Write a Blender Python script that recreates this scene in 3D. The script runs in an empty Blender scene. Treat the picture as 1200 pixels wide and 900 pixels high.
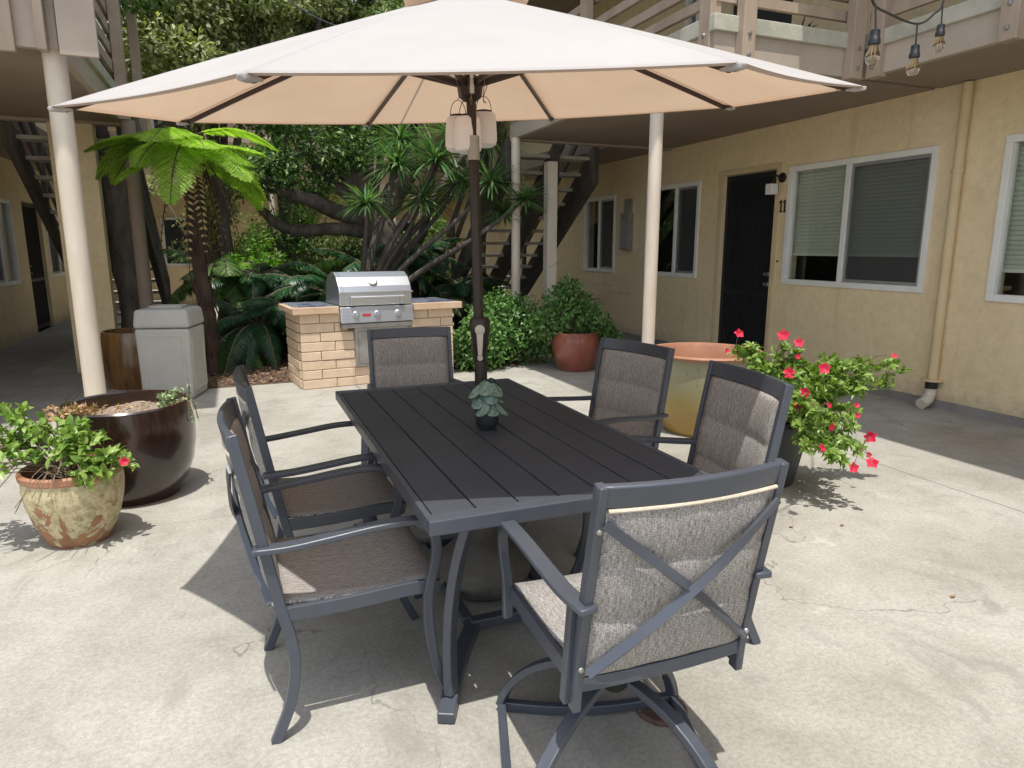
import bpy, bmesh, math, random
import numpy as np
from mathutils import Vector, Matrix, Euler
random.seed(7); rng = np.random.default_rng(7)
R = math.radians; PI = math.pi
scene = bpy.context.scene
COL = scene.collection

# ------------------------------------------------------------------ camera
CAMH = 1.46
cam_d = bpy.data.cameras.new('camera'); cam = bpy.data.objects.new('camera', cam_d); COL.objects.link(cam)
cam.location = (0, 0, CAMH); cam.rotation_euler = (R(90 - 11.3), 0, R(-21.9))
cam_d.sensor_width = 36; cam_d.lens = 801 / 1200 * 36; cam_d.clip_end = 500; cam_d.clip_start = 0.05
scene.camera = cam
_p = R(11.3); _a = R(21.9)
def _rot(v):
    c, s = math.cos(-_a), math.sin(-_a); return Vector((c*v[0]-s*v[1], s*v[0]+c*v[1], v[2]))
CR = _rot((1, 0, 0)); CF = _rot((0, math.cos(_p), -math.sin(_p))); CU = _rot((0, math.sin(_p), math.cos(_p)))
CP = Vector((0, 0, CAMH))
def ray(x, y): return (x-600)*CR + (450-y)*CU + 801*CF
def onz(x, y, z=0.0):
    d = ray(x, y); return CP + d*((z-CAMH)/d.z)
def atY(x, y, Y):
    d = ray(x, y); return CP + d*(Y/d.y)
def atd(x, y, depth): return CP + ray(x, y)*(depth/801)

# ------------------------------------------------------------------ tags
def tag(o, label=None, cat=None, group=None, kind=None):
    if label: o['label'] = label
    if cat: o['category'] = cat
    if group: o['group'] = group
    if kind: o['kind'] = kind
    return o
def empty(name, loc=(0, 0, 0), rz=0, label=None, cat=None, group=None):
    o = bpy.data.objects.new(name, None); COL.objects.link(o); o.location = loc; o.rotation_euler = (0, 0, rz)
    o.empty_display_size = .1
    return tag(o, label, cat, group)
def copy_tree(o, parent=None):
    c = o.copy(); COL.objects.link(c); c.parent = parent
    for ch in o.children: copy_tree(ch, c)
    return c

# ------------------------------------------------------------------ materials
def nodes(name):
    m = bpy.data.materials.new(name); m.use_nodes = True; nt = m.node_tree; nt.nodes.clear()
    out = nt.nodes.new('ShaderNodeOutputMaterial'); b = nt.nodes.new('ShaderNodeBsdfPrincipled')
    nt.links.new(b.outputs[0], out.inputs[0]); return m, nt, b, out
def N(nt, t, **kw):
    n = nt.nodes.new(t)
    for k, v in kw.items():
        if k in n.inputs: n.inputs[k].default_value = v
        else: setattr(n, k, v)
    return n
def L(nt, a, b): nt.links.new(a, b)
def ramp(nt, fac, stops):
    r = nt.nodes.new('ShaderNodeValToRGB'); el = r.color_ramp.elements
    while len(el) > 1: el.remove(el[-1])
    el[0].position = stops[0][0]; el[0].color = (*stops[0][1], 1)
    for p, c in stops[1:]:
        e = el.new(p); e.color = (*c, 1)
    L(nt, fac, r.inputs[0]); return r
def coords(nt, scale=(1, 1, 1)):
    tc = nt.nodes.new('ShaderNodeTexCoord'); mp = nt.nodes.new('ShaderNodeMapping'); mp.inputs['Scale'].default_value = scale
    L(nt, tc.outputs['Object'], mp.inputs[0]); return mp.outputs[0]
def noise(nt, vec, sc, det=4, rough=.55, dist=0):
    n = nt.nodes.new('ShaderNodeTexNoise'); n.inputs['Scale'].default_value = sc; n.inputs['Detail'].default_value = det
    n.inputs['Roughness'].default_value = rough; n.inputs['Distortion'].default_value = dist
    if vec is not None: L(nt, vec, n.inputs['Vector'])
    return n.outputs['Fac']
def bump(nt, b, h, strength=.3, dist=.01):
    n = nt.nodes.new('ShaderNodeBump'); n.inputs['Strength'].default_value = strength; n.inputs['Distance'].default_value = dist
    L(nt, h, n.inputs['Height']); L(nt, n.outputs[0], b.inputs['Normal']); return n
def mixc(nt, fac, a, b, mode='MIX'):
    m = nt.nodes.new('ShaderNodeMix'); m.data_type = 'RGBA'; m.blend_type = mode
    for s, v in ((0, fac), (6, a), (7, b)):
        if isinstance(v, (int, float)): m.inputs[s].default_value = v
        elif isinstance(v, tuple): m.inputs[s].default_value = (*v, 1)
        else: L(nt, v, m.inputs[s])
    return m.outputs[2]
def math_(nt, op, a, b=None, c=None):
    m = nt.nodes.new('ShaderNodeMath'); m.operation = op
    for i, v in enumerate((a, b, c)):
        if v is None: continue
        if isinstance(v, (int, float)): m.inputs[i].default_value = v
        else: L(nt, v, m.inputs[i])
    return m.outputs[0]
def smooth(nt, v, a, b):
    m = nt.nodes.new('ShaderNodeMapRange'); m.interpolation_type = 'SMOOTHSTEP'
    L(nt, v, m.inputs[0]); m.inputs[1].default_value = a; m.inputs[2].default_value = b; return m.outputs[0]
def pmat(name, c1, c2=None, sc=8, rough=.6, metal=0, bmp=0, bsc=60, coat=0, scale=(1, 1, 1), spec=.5, rvar=.1):
    m, nt, b, out = nodes(name); v = coords(nt, scale)
    if c2 is None: c2 = tuple(x*.82 for x in c1)
    n = noise(nt, v, sc, 6, .6)
    L(nt, ramp(nt, n, [(.32, c2), (.68, c1)]).outputs[0], b.inputs['Base Color'])
    r = nt.nodes.new('ShaderNodeMapRange'); L(nt, noise(nt, v, sc*3.1, 3), r.inputs[0])
    r.inputs[3].default_value = max(rough-rvar, .02); r.inputs[4].default_value = min(rough+rvar, 1); L(nt, r.outputs[0], b.inputs['Roughness'])
    b.inputs['Metallic'].default_value = metal; b.inputs['Coat Weight'].default_value = coat; b.inputs['Specular IOR Level'].default_value = spec
    if bmp: bump(nt, b, noise(nt, v, bsc, 5, .6), bmp, .01)
    return m
def leafmat(name, cols, rough=.4, trans=.3, tcol=None):
    m, nt, b, out = nodes(name)
    g = nt.nodes.new('ShaderNodeNewGeometry')
    k = len(cols)
    r = ramp(nt, g.outputs['Random Per Island'], [(i/(k-1), c) for i, c in enumerate(cols)])
    L(nt, r.outputs[0], b.inputs['Base Color']); b.inputs['Roughness'].default_value = rough
    b.inputs['Specular IOR Level'].default_value = .4
    t = nt.nodes.new('ShaderNodeBsdfTranslucent'); ms = nt.nodes.new('ShaderNodeMixShader'); ms.inputs[0].default_value = trans
    if tcol: t.inputs[0].default_value = (*tcol, 1)
    else:
        L(nt, mixc(nt, .75, r.outputs[0], (1.6, 1.9, .55), 'MULTIPLY'), t.inputs[0])
    L(nt, b.outputs[0], ms.inputs[1]); L(nt, t.outputs[0], ms.inputs[2]); L(nt, ms.outputs[0], out.inputs[0])
    return m

M = {}
# patio concrete
def concrete_mat():
    m, nt, b, out = nodes('patio_concrete'); v = coords(nt)
    big = noise(nt, v, .9, 5, .6, .4); mid = noise(nt, v, 4.5, 7, .7, .6); fine = noise(nt, v, 60, 4, .7); sp = noise(nt, v, 260, 2, .6)
    c = ramp(nt, big, [(.3, (.30, .283, .245)), (.5, (.375, .358, .315)), (.7, (.43, .415, .375))]).outputs[0]
    c2 = ramp(nt, mid, [(.32, (.80, .78, .74)), (.5, (.96, .955, .94)), (.7, (1.08, 1.075, 1.06))]).outputs[0]
    c = mixc(nt, .7, c, c2, 'MULTIPLY')
    c = mixc(nt, .6, c, ramp(nt, fine, [(.35, (.72, .71, .69)), (.62, (1.12, 1.12, 1.1))]).outputs[0], 'MULTIPLY')
    c = mixc(nt, .75, c, ramp(nt, sp, [(.3, (.6, .6, .6)), (.48, (1, 1, 1)), (.75, (1.12, 1.12, 1.12))]).outputs[0], 'MULTIPLY')
    # grey-brown stains streaked along one direction
    v2 = coords(nt, (1.6, .9, 1)); st = smooth(nt, noise(nt, v2, 1.9, 9, .74, .8), .53, .70)
    c = mixc(nt, math_(nt, 'MULTIPLY', st, .7), c, (.23, .215, .185))
    v3 = coords(nt, (1, 1, 1)); st2 = smooth(nt, noise(nt, v3, 2.7, 6, .7, .5), .62, .7)
    c = mixc(nt, math_(nt, 'MULTIPLY', st2, .35), c, (.62, .585, .52))
    # rust stain near the wall
    sx = nt.nodes.new('ShaderNodeSeparateXYZ'); L(nt, v, sx.inputs[0]); X, Y = sx.outputs[0], sx.outputs[1]
    dx = math_(nt, 'MULTIPLY', math_(nt, 'SUBTRACT', X, 5.15), 1.3); dy = math_(nt, 'MULTIPLY', math_(nt, 'SUBTRACT', Y, 3.3), .9)
    rr = math_(nt, 'SQRT', math_(nt, 'ADD', math_(nt, 'MULTIPLY', dx, dx), math_(nt, 'MULTIPLY', dy, dy)))
    rust = math_(nt, 'SUBTRACT', 1, smooth(nt, math_(nt, 'ADD', rr, math_(nt, 'MULTIPLY', mid, .7)), .4, 1.05))
    c = mixc(nt, math_(nt, 'MULTIPLY', rust, .45), c, (.26, .16, .105))
    # wandering cracks
    cr = math_(nt, 'ABSOLUTE', math_(nt, 'SUBTRACT', noise(nt, v, .75, 7, .5, .3), .505))
    msk = smooth(nt, noise(nt, coords(nt, (1.1, .9, 1)), .8, 2), .46, .56)
    crack = math_(nt, 'MULTIPLY', math_(nt, 'SUBTRACT', 1, smooth(nt, cr, .0006, .0022)), msk)
    # tooled joints (slightly wavy)
    wob = math_(nt, 'MULTIPLY', math_(nt, 'SUBTRACT', noise(nt, v, 3, 3), .5), .012)
    def line(coord, at, lo=None, hi=None, other=None, w=.004):
        d = math_(nt, 'ABSOLUTE', math_(nt, 'SUBTRACT', math_(nt, 'ADD', coord, wob), at))
        l = math_(nt, 'SUBTRACT', 1, smooth(nt, d, w, w*2.2)); 
        if lo is not None:
            l = math_(nt, 'MULTIPLY', l, math_(nt, 'GREATER_THAN', other, lo)); l = math_(nt, 'MULTIPLY', l, math_(nt, 'LESS_THAN', other, hi))
        return l
    js = [line(X, 4.02), line(Y, 4.72, 4.02, 9, X), line(X, -1.55, 5.2, 30, Y), line(X, 1.15, -9, 6.2, Y, .0015), line(Y, 3.9, -9, .2, X, .0012), line(Y, 6.45, -9, 4.02, X, .003), line(Y, 1.25, 4.02, 9, X)]
    j = js[0]
    for k in js[1:]: j = math_(nt, 'MAXIMUM', j, k)
    dark = math_(nt, 'MAXIMUM', math_(nt, 'MULTIPLY', crack, .55), math_(nt, 'MULTIPLY', j, .65))
    c = mixc(nt, dark, c, (.12, .11, .095))
    L(nt, c, b.inputs['Base Color']); b.inputs['Roughness'].default_value = .88; b.inputs['Specular IOR Level'].default_value = .25
    h = math_(nt, 'ADD', math_(nt, 'MULTIPLY', fine, .4), math_(nt, 'MULTIPLY', sp, .6)); h = math_(nt, 'SUBTRACT', h, dark)
    bump(nt, b, h, .35, .004)
    return m
M['concrete'] = concrete_mat()
M['walk'] = pmat('walkway_concrete', (.30, .28, .25), (.22, .205, .185), 3, .85, bmp=.25, bsc=120)
M['mulch'] = pmat('bark_mulch_soil', (.16, .10, .065), (.06, .04, .03), 22, .95, bmp=.9, bsc=70)
M['chip'] = leafmat('bark_chips', [(.13, .075, .035), (.24, .14, .085), (.33, .22, .14), (.07, .045, .03)], .9, .0)
M['path'] = pmat('garden_path', (.55, .52, .46), (.42, .40, .35), 3, .9, bmp=.2)
M['stucco'] = pmat('yellow_stucco', (.74, .61, .38), (.66, .54, .33), 1.3, .92, bmp=.35, bsc=90, spec=.2)
def stucco_mat():
    m, nt, b, out = nodes('yellow_stucco'); v = coords(nt)
    c = ramp(nt, noise(nt, v, 1.3, 6, .6), [(.32, (.75, .60, .37)), (.68, (.83, .675, .43))]).outputs[0]
    c = mixc(nt, .5, c, ramp(nt, noise(nt, v, 14, 6, .7), [(.35, (.84, .82, .78)), (.6, (1.05, 1.05, 1.05))]).outputs[0], 'MULTIPLY')
    sx = nt.nodes.new('ShaderNodeSeparateXYZ'); L(nt, v, sx.inputs[0]); z = sx.outputs[2]
    stk = smooth(nt, noise(nt, coords(nt, (5, 5, .35)), 1.0, 5, .7), .56, .72); c = mixc(nt, math_(nt, 'MULTIPLY', stk, .28), c, (.42, .33, .20))
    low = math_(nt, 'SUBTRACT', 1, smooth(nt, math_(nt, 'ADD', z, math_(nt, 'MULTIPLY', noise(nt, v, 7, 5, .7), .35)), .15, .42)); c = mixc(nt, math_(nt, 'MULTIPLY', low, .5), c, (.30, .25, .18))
    L(nt, c, b.inputs['Base Color']); b.inputs['Roughness'].default_value = .92; b.inputs['Specular IOR Level'].default_value = .15
    h = math_(nt, 'ADD', noise(nt, v, 55, 6, .7), math_(nt, 'MULTIPLY', noise(nt, v, 11, 4, .6, .8), 1.4)); bump(nt, b, h, .38, .010); return m
M['stucco'] = stucco_mat()
M['stucco_pale'] = pmat('pale_stucco', (.48, .405, .325), (.39, .325, .26), 2, .92, bmp=.3, bsc=80, spec=.2)
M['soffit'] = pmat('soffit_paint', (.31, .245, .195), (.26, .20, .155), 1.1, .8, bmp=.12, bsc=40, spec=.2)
M['beam'] = pmat('brown_timber_paint', (.43, .335, .25), (.33, .25, .185), 5, .75, bmp=.3, bsc=50, scale=(1, 1, .25))
M['timber_dark'] = pmat('weathered_dark_timber', (.115, .095, .08), (.06, .05, .043), 6, .85, bmp=.5, bsc=40, scale=(4, .5, .5))
M['timber_grey'] = pmat('tread_board_paint', (.55, .50, .43), (.38, .34, .29), 7, .8, bmp=.3)
M['ledge'] = pmat('mossy_ledge_concrete', (.52, .49, .40), (.37, .36, .28), 6, .9, bmp=.4, bsc=50)
M['post'] = pmat('cream_post_paint', (.70, .61, .50), (.56, .48, .38), 6, .55, bmp=.2, bsc=30, scale=(1, 1, .25))
M['trim'] = pmat('yellow_trim_paint', (.68, .53, .31), (.60, .46, .26), 3, .7, bmp=.1)
M['white'] = pmat('white_vinyl_frame', (.84, .82, .76), (.74, .72, .67), 4, .45)
M['alu'] = pmat('grey_aluminium', (.42, .42, .43), (.34, .34, .35), 6, .45, .6)
M['blackdoor'] = pmat('black_security_door_paint', (.018, .018, .022), (.012, .012, .014), 8, .45)
M['dark_room'] = pmat('unlit_room_black', (.03, .032, .03), (.02, .02, .02), 1, .9)  # near-black colour stands for the darkness of an unlit room
M['blind'] = pmat('white_blind_slats', (.62, .63, .56), (.56, .57, .50), 3, .6)
def glass_mat():
    m, nt, b, out = nodes('window_glass'); nt.nodes.remove(b)
    g = N(nt, 'ShaderNodeBsdfGlossy'); g.inputs['Roughness'].default_value = .015; g.inputs[0].default_value = (.95, 1, .97, 1)
    t = N(nt, 'ShaderNodeBsdfTransparent'); t.inputs[0].default_value = (.86, .89, .85, 1)
    fr = N(nt, 'ShaderNodeFresnel'); ge = N(nt, 'ShaderNodeNewGeometry'); io = nt.nodes.new('ShaderNodeMapRange'); L(nt, ge.outputs['Backfacing'], io.inputs[0]); io.inputs[3].default_value = 1.5; io.inputs[4].default_value = 1/1.5; L(nt, io.outputs[0], fr.inputs[0])
    f = math_(nt, 'MULTIPLY', fr.outputs[0], 1.15); f = math_(nt, 'ADD', f, .015)
    f = math_(nt, 'MINIMUM', f, 1)
    ms = N(nt, 'ShaderNodeMixShader'); L(nt, f, ms.inputs[0]); L(nt, t.outputs[0], ms.inputs[1]); L(nt, g.outputs[0], ms.inputs[2]); L(nt, ms.outputs[0], out.inputs[0]); return m
M['glass'] = glass_mat()
def screen_mat():
    m, nt, b, out = nodes('insect_screen'); b.inputs['Base Color'].default_value = (.09, .095, .09, 1); b.inputs['Roughness'].default_value = .8
    t = N(nt, 'ShaderNodeBsdfTransparent'); ms = N(nt, 'ShaderNodeMixShader'); ms.inputs[0].default_value = .5
    L(nt, t.outputs[0], ms.inputs[1]); L(nt, b.outputs[0], ms.inputs[2]); L(nt, ms.outputs[0], out.inputs[0]); return m
M['screen'] = screen_mat()
M['frame'] = pmat('charcoal_powder_coat', (.064, .072, .090), (.054, .061, .077), 10, .38, .05, bmp=.05, bsc=300, spec=.65)
M['tabletop'] = pmat('charcoal_aluminium_slats', (.060, .065, .076), (.052, .056, .066), 4, .45, .0, bmp=.03, bsc=200, spec=.12, rvar=.05)
M['bronze'] = pmat('dark_bronze_pole', (.045, .033, .028), (.03, .022, .02), 6, .38, .5)
M['rib'] = pmat('brown_rib_paint', (.05, .03, .026), (.038, .024, .02), 6, .4, .3)
M['plastic_beige'] = pmat('beige_crank_plastic', (.52, .46, .38), (.45, .4, .33), 6, .45)
M['black'] = pmat('black_plastic', (.015, .015, .016), (.01, .01, .01), 6, .4)
M['steel'] = pmat('brushed_steel', (.60, .61, .62), (.50, .51, .52), 5, .36, .95, scale=(1, 30, 30), bmp=.03, bsc=60)
M['steel_dark'] = pmat('dull_steel', (.42, .41, .39), (.3, .29, .27), 9, .5, .8)
M['red'] = pmat('red_badge', (.6, .03, .04), (.5, .02, .03), 4, .4)
M['brick'] = pmat('tan_slump_block', (.70, .54, .385), (.60, .45, .315), 7, .9, bmp=.5, bsc=45, spec=.2)
M['mortar'] = pmat('mortar', (.58, .47, .35), (.48, .38, .28), 12, .95, bmp=.4)
M['cap'] = pmat('tan_cap_tile', (.64, .46, .31), (.5, .34, .22), 5, .6, bmp=.2)
def tile_mat():
    m, nt, b, out = nodes('blue_mosaic_tiles'); v = coords(nt)
    br = N(nt, 'ShaderNodeTexBrick'); L(nt, v, br.inputs['Vector']); br.offset = .0; br.squash = 1
    br.inputs['Scale'].default_value = 1; br.inputs['Brick Width'].default_value = .105; br.inputs['Row Height'].default_value = .105; br.inputs['Mortar Size'].default_value = .006
    br.inputs['Color1'].default_value = (.015, .03, .22, 1); br.inputs['Color2'].default_value = (.55, .60, .70, 1); br.inputs['Mortar'].default_value = (.45, .42, .38, 1); br.inputs['Bias'].default_value = -.05
    c = mixc(nt, smooth(nt, noise(nt, v, 34, 2), .53, .57), br.outputs[0], (.30, .33, .42))
    L(nt, c, b.inputs['Base Color']); b.inputs['Roughness'].default_value = .15; b.inputs['Coat Weight'].default_value = .5; return m
M['tile'] = tile_mat()
def glaze(name, base, stops, sc, rough=.15, coat=.8, scale=(1, 1, 1), dist=.5):
    m, nt, b, out = nodes(name); v = coords(nt, scale); n = noise(nt, v, sc, 7, .65, dist)
    L(nt, ramp(nt, n, stops).outputs[0], b.inputs['Base Color']); b.inputs['Roughness'].default_value = rough
    b.inputs['Coat Weight'].default_value = coat; b.inputs['Coat Roughness'].default_value = .12
    bump(nt, b, noise(nt, v, sc*4, 5), .12, .01); return m
M['brown_glaze'] = glaze('dark_brown_glaze', None, [(.35, (.012, .006, .004)), (.62, (.035, .014, .009)), (.8, (.07, .03, .018))], 2.2, .2, .7)
M['amber_glaze'] = glaze('amber_glaze', None, [(.3, (.05, .025, .01)), (.5, (.16, .075, .022)), (.7, (.26, .13, .04))], 3, .25, .5, (5, 5, .5))
M['red_glaze'] = glaze('oxblood_glaze', None, [(.3, (.19, .055, .035)), (.5, (.28, .085, .055)), (.75, (.36, .13, .085))], 3.2, .28, .4)
def mottled_mat():
    m, nt, b, out = nodes('cracked_cream_glaze_over_terracotta'); v = coords(nt)
    n0 = noise(nt, v, 5.5, 5, .6, 1.2); sz = N(nt, 'ShaderNodeSeparateXYZ'); L(nt, v, sz.inputs[0]); n = math_(nt, 'ADD', n0, math_(nt, 'MULTIPLY', math_(nt, 'SUBTRACT', sz.outputs[2], .12), .75)); edge = smooth(nt, n, .455, .475)
    cream = ramp(nt, noise(nt, v, 26, 6, .7), [(.3, (.20, .165, .09)), (.5, (.50, .42, .23)), (.72, (.66, .60, .42))]).outputs[0]
    terra = ramp(nt, noise(nt, v, 9, 4), [(.3, (.23, .10, .045)), (.7, (.37, .19, .10))]).outputs[0]
    c = mixc(nt, edge, terra, cream)
    lich = smooth(nt, noise(nt, v, 60, 5, .8), .54, .62); lm = smooth(nt, noise(nt, v, 3.3, 2), .5, .6)
    c = mixc(nt, math_(nt, 'MULTIPLY', math_(nt, 'MULTIPLY', lich, lm), edge), c, (.16, .16, .13))
    L(nt, c, b.inputs['Base Color']); b.inputs['Roughness'].default_value = .6; bump(nt, b, math_(nt, 'ADD', edge, noise(nt, v, 70, 4)), .5, .004); return m
M['mottled'] = mottled_mat()
def yellowpot_mat():
    m, nt, b, out = nodes('ochre_glaze_planter'); v = coords(nt); s = N(nt, 'ShaderNodeSeparateXYZ'); L(nt, v, s.inputs[0])
    z = math_(nt, 'ADD', s.outputs[2], math_(nt, 'MULTIPLY', math_(nt, 'SUBTRACT', noise(nt, v, 5, 5, .7), .5), .35))
    c = ramp(nt, z, [(.1, (.34, .21, .05)), (.28, (.36, .27, .09)), (.40, (.31, .29, .16)), (.62, (.33, .32, .21))]).outputs[0]
    c = mixc(nt, smooth(nt, noise(nt, v, 40, 5, .8), .55, .66), c, (.22, .19, .08))
    L(nt, c, b.inputs['Base Color']); b.inputs['Roughness'].default_value = .45; b.inputs['Coat Weight'].default_value = .3; bump(nt, b, noise(nt, v, 60, 4), .2, .004); return m
M['ochre'] = yellowpot_mat()
M['terra'] = pmat('terracotta_rim', (.42, .20, .115), (.30, .135, .075), 6, .6, bmp=.15)
M['blackpot'] = pmat('black_plastic_pot', (.035, .037, .042), (.02, .021, .024), 12, .5, scale=(3, 3, .4))
M['soil'] = pmat('dry_potting_soil', (.33, .26, .20), (.16, .12, .09), 24, .95, bmp=1, bsc=80)
M['soil_dark'] = pmat('dark_potting_soil', (.10, .07, .05), (.04, .03, .02), 24, .95, bmp=1, bsc=80)
M['bin'] = pmat('greige_bin_plastic', (.47, .455, .41), (.42, .405, .365), 4, .6, bmp=.15, bsc=200)
M['bark'] = pmat('tree_bark', (.16, .13, .105), (.06, .048, .04), 9, .95, bmp=1, bsc=28, scale=(1, 1, .35))
M['fernbark'] = pmat('fibrous_fern_bark', (.10, .062, .042), (.03, .02, .015), 16, .95, bmp=1, bsc=40, scale=(1, 1, .2))
M['stem'] = pmat('woody_stem', (.24, .17, .11), (.12, .085, .055), 20, .85, bmp=.4)
M['lf_mand'] = leafmat('mandevilla_leaves', [(.10, .18, .03), (.16, .27, .045), (.23, .34, .07), (.30, .40, .11), (.12, .21, .03)], .34, .28)
M['lf_bush'] = leafmat('glossy_hedge_leaves', [(.05, .12, .03), (.10, .21, .05), (.17, .30, .08), (.07, .15, .04)], .3, .25)
M['lf_fern'] = leafmat('tree_fern_leaflets', [(.25, .39, .05), (.35, .50, .08), (.43, .58, .13)], .5, .48)
M['lf_cycad'] = leafmat('dark_palm_leaflets', [(.012, .045, .018), (.02, .07, .024), (.04, .11, .035)], .35, .15)
M['lf_drac'] = leafmat('strap_leaves', [(.04, .10, .03), (.07, .17, .05), (.13, .24, .08), (.22, .30, .14)], .35, .25)
M['lf_tree'] = leafmat('tree_leaves', [(.12, .14, .06), (.24, .26, .11), (.38, .40, .18), (.50, .50, .26), (.17, .20, .08)], .5, .35)
M['lf_dark'] = leafmat('dark_green_leaves', [(.03, .075, .02), (.06, .12, .03), (.10, .18, .045), (.18, .26, .07)], .45, .25)  # dark green leaf tones, varied at random per leaf
M['lf_bright'] = leafmat('bright_understory_leaves', [(.09, .21, .03), (.17, .34, .05), (.24, .42, .07)], .45, .4)
M['lf_silver'] = pmat('silver_green_leaf', (.24, .34, .29), (.045, .11, .08), 90, .45)
M['dry'] = leafmat('dried_plant', [(.42, .25, .12), (.55, .38, .20), (.28, .14, .09), (.5, .42, .2)], .8, .2)
M['succ'] = leafmat('succulent_leaves', [(.30, .40, .26), (.42, .48, .25), (.22, .32, .18)], .5, .1)
M['petal'] = leafmat('crimson_petals', [(.55, .008, .04), (.66, .014, .06), (.42, .006, .03)], .6, .2, (.7, .02, .07))
M['lantern'] = pmat('frosted_lantern_glass', (.78, .73, .71), (.74, .69, .67), 3, .5)
def bulb_mat():
    m, nt, b, out = nodes('clear_bulb_glass'); b.inputs['Base Color'].default_value = (1, .95, .88, 1); b.inputs['Transmission Weight'].default_value = 1; b.inputs['Roughness'].default_value = .02; b.inputs['IOR'].default_value = 1.15; return m
M['bulb'] = bulb_mat()
M['filament'] = pmat('amber_filament', (.8, .6, .4), (.7, .5, .3), 4, .5)
M['cream_cord'] = pmat('cream_cord', (.62, .54, .42), (.5, .43, .33), 60, .8, bmp=.4, bsc=300)
M['stonebase'] = pmat('weathered_stone_base', (.14, .125, .105), (.08, .072, .06), 9, .85, bmp=.4)
M['rusty'] = pmat('rusty_iron', (.16, .09, .06), (.07, .045, .035), 30, .85, bmp=.6, bsc=80)
M['pink'] = pmat('pink_sign_paint', (.55, .2, .25), (.5, .18, .22), 3, .6)

def sling_mat():
    m, nt, b, out = nodes('woven_sling_fabric'); tc = nt.nodes.new('ShaderNodeTexCoord')
    def nz(scale, s, d=2):
        mp = nt.nodes.new('ShaderNodeMapping'); mp.inputs['Scale'].default_value = scale; L(nt, tc.outputs['UV'], mp.inputs[0]); return noise(nt, mp.outputs[0], s, d, .6)
    a = nz((760, 40, 1), 1.0, 3); c = nz((110, 700, 1), 1.0, 2); a = math_(nt, 'ADD', math_(nt, 'MULTIPLY', a, .75), math_(nt, 'MULTIPLY', nz((210, 7, 1), 1.0, 2), .25)); w = math_(nt, 'MULTIPLY', math_(nt, 'ADD', a, c), .5)
    col = ramp(nt, w, [(.40, (.105, .092, .08)), (.47, (.24, .218, .196)), (.53, (.39, .362, .335)), (.61, (.62, .585, .55))]).outputs[0]
    L(nt, col, b.inputs['Base Color']); b.inputs['Roughness'].default_value = .75; b.inputs['Specular IOR Level'].default_value = .3
    wv = nt.nodes.new('ShaderNodeTexWave'); mp = nt.nodes.new('ShaderNodeMapping'); L(nt, tc.outputs['UV'], mp.inputs[0]); mp.inputs['Scale'].default_value = (220, 220, 1); L(nt, mp.outputs[0], wv.inputs[0]); wv.inputs['Scale'].default_value = 1
    bump(nt, b, math_(nt, 'ADD', w, math_(nt, 'MULTIPLY', wv.outputs['Fac'], .3)), .06, .001)
    t = nt.nodes.new('ShaderNodeBsdfTranslucent'); L(nt, col, t.inputs[0]); ms = nt.nodes.new('ShaderNodeMixShader'); ms.inputs[0].default_value = .12
    L(nt, b.outputs[0], ms.inputs[1]); L(nt, t.outputs[0], ms.inputs[2]); L(nt, ms.outputs[0], out.inputs[0]); return m
M['sling'] = sling_mat()
def canopy_mat():
    m, nt, b, out = nodes('canopy_cloth'); v = coords(nt)
    n = noise(nt, v, 1.6, 6, .7, .6); dirt = smooth(nt, noise(nt, coords(nt, (1, 5, 1)), 3.2, 6, .75), .60, .74)
    c = ramp(nt, n, [(.3, (.455, .445, .43)), (.7, (.50, .49, .475))]).outputs[0]; c = mixc(nt, math_(nt, 'MULTIPLY', dirt, .3), c, (.30, .27, .24))
    seam = nt.nodes.new('ShaderNodeUVMap'); sx = nt.nodes.new('ShaderNodeSeparateXYZ'); L(nt, seam.outputs[0], sx.inputs[0])
    e = math_(nt, 'ABSOLUTE', math_(nt, 'SUBTRACT', sx.outputs[0], .5)); ln = math_(nt, 'MULTIPLY', math_(nt, 'GREATER_THAN', e, .488), .35); c = mixc(nt, ln, c, (.30, .27, .25))
    h2 = math_(nt, 'MULTIPLY', math_(nt, 'MAXIMUM', math_(nt, 'GREATER_THAN', sx.outputs[1], .982), math_(nt, 'LESS_THAN', math_(nt, 'ABSOLUTE', math_(nt, 'SUBTRACT', sx.outputs[1], .17)), .004)), .3); c = mixc(nt, h2, c, (.34, .31, .28))
    L(nt, c, b.inputs['Base Color']); b.inputs['Roughness'].default_value = .9; b.inputs['Specular IOR Level'].default_value = .15
    t = nt.nodes.new('ShaderNodeBsdfTranslucent'); L(nt, ramp(nt, noise(nt, v, 2.2, 5, .7, .5), [(.3, (.78, .50, .31)), (.7, (.90, .60, .38))]).outputs[0], t.inputs[0])
    ms = nt.nodes.new('ShaderNodeMixShader'); L(nt, math_(nt, 'SUBTRACT', .27, math_(nt, 'MULTIPLY', ln, .25)), ms.inputs[0])
    wr = noise(nt, coords(nt, (1, 1, 1)), 5, 4, .6, 1.5)
    bump(nt, b, math_(nt, 'ADD', math_(nt, 'MULTIPLY', wr, 4), noise(nt, v, 500, 2)), .25, .004)
    L(nt, b.outputs[0], ms.inputs[1]); L(nt, t.outputs[0], ms.inputs[2]); L(nt, ms.outputs[0], out.inputs[0]); return m
M['canopy'] = canopy_mat()

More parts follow.
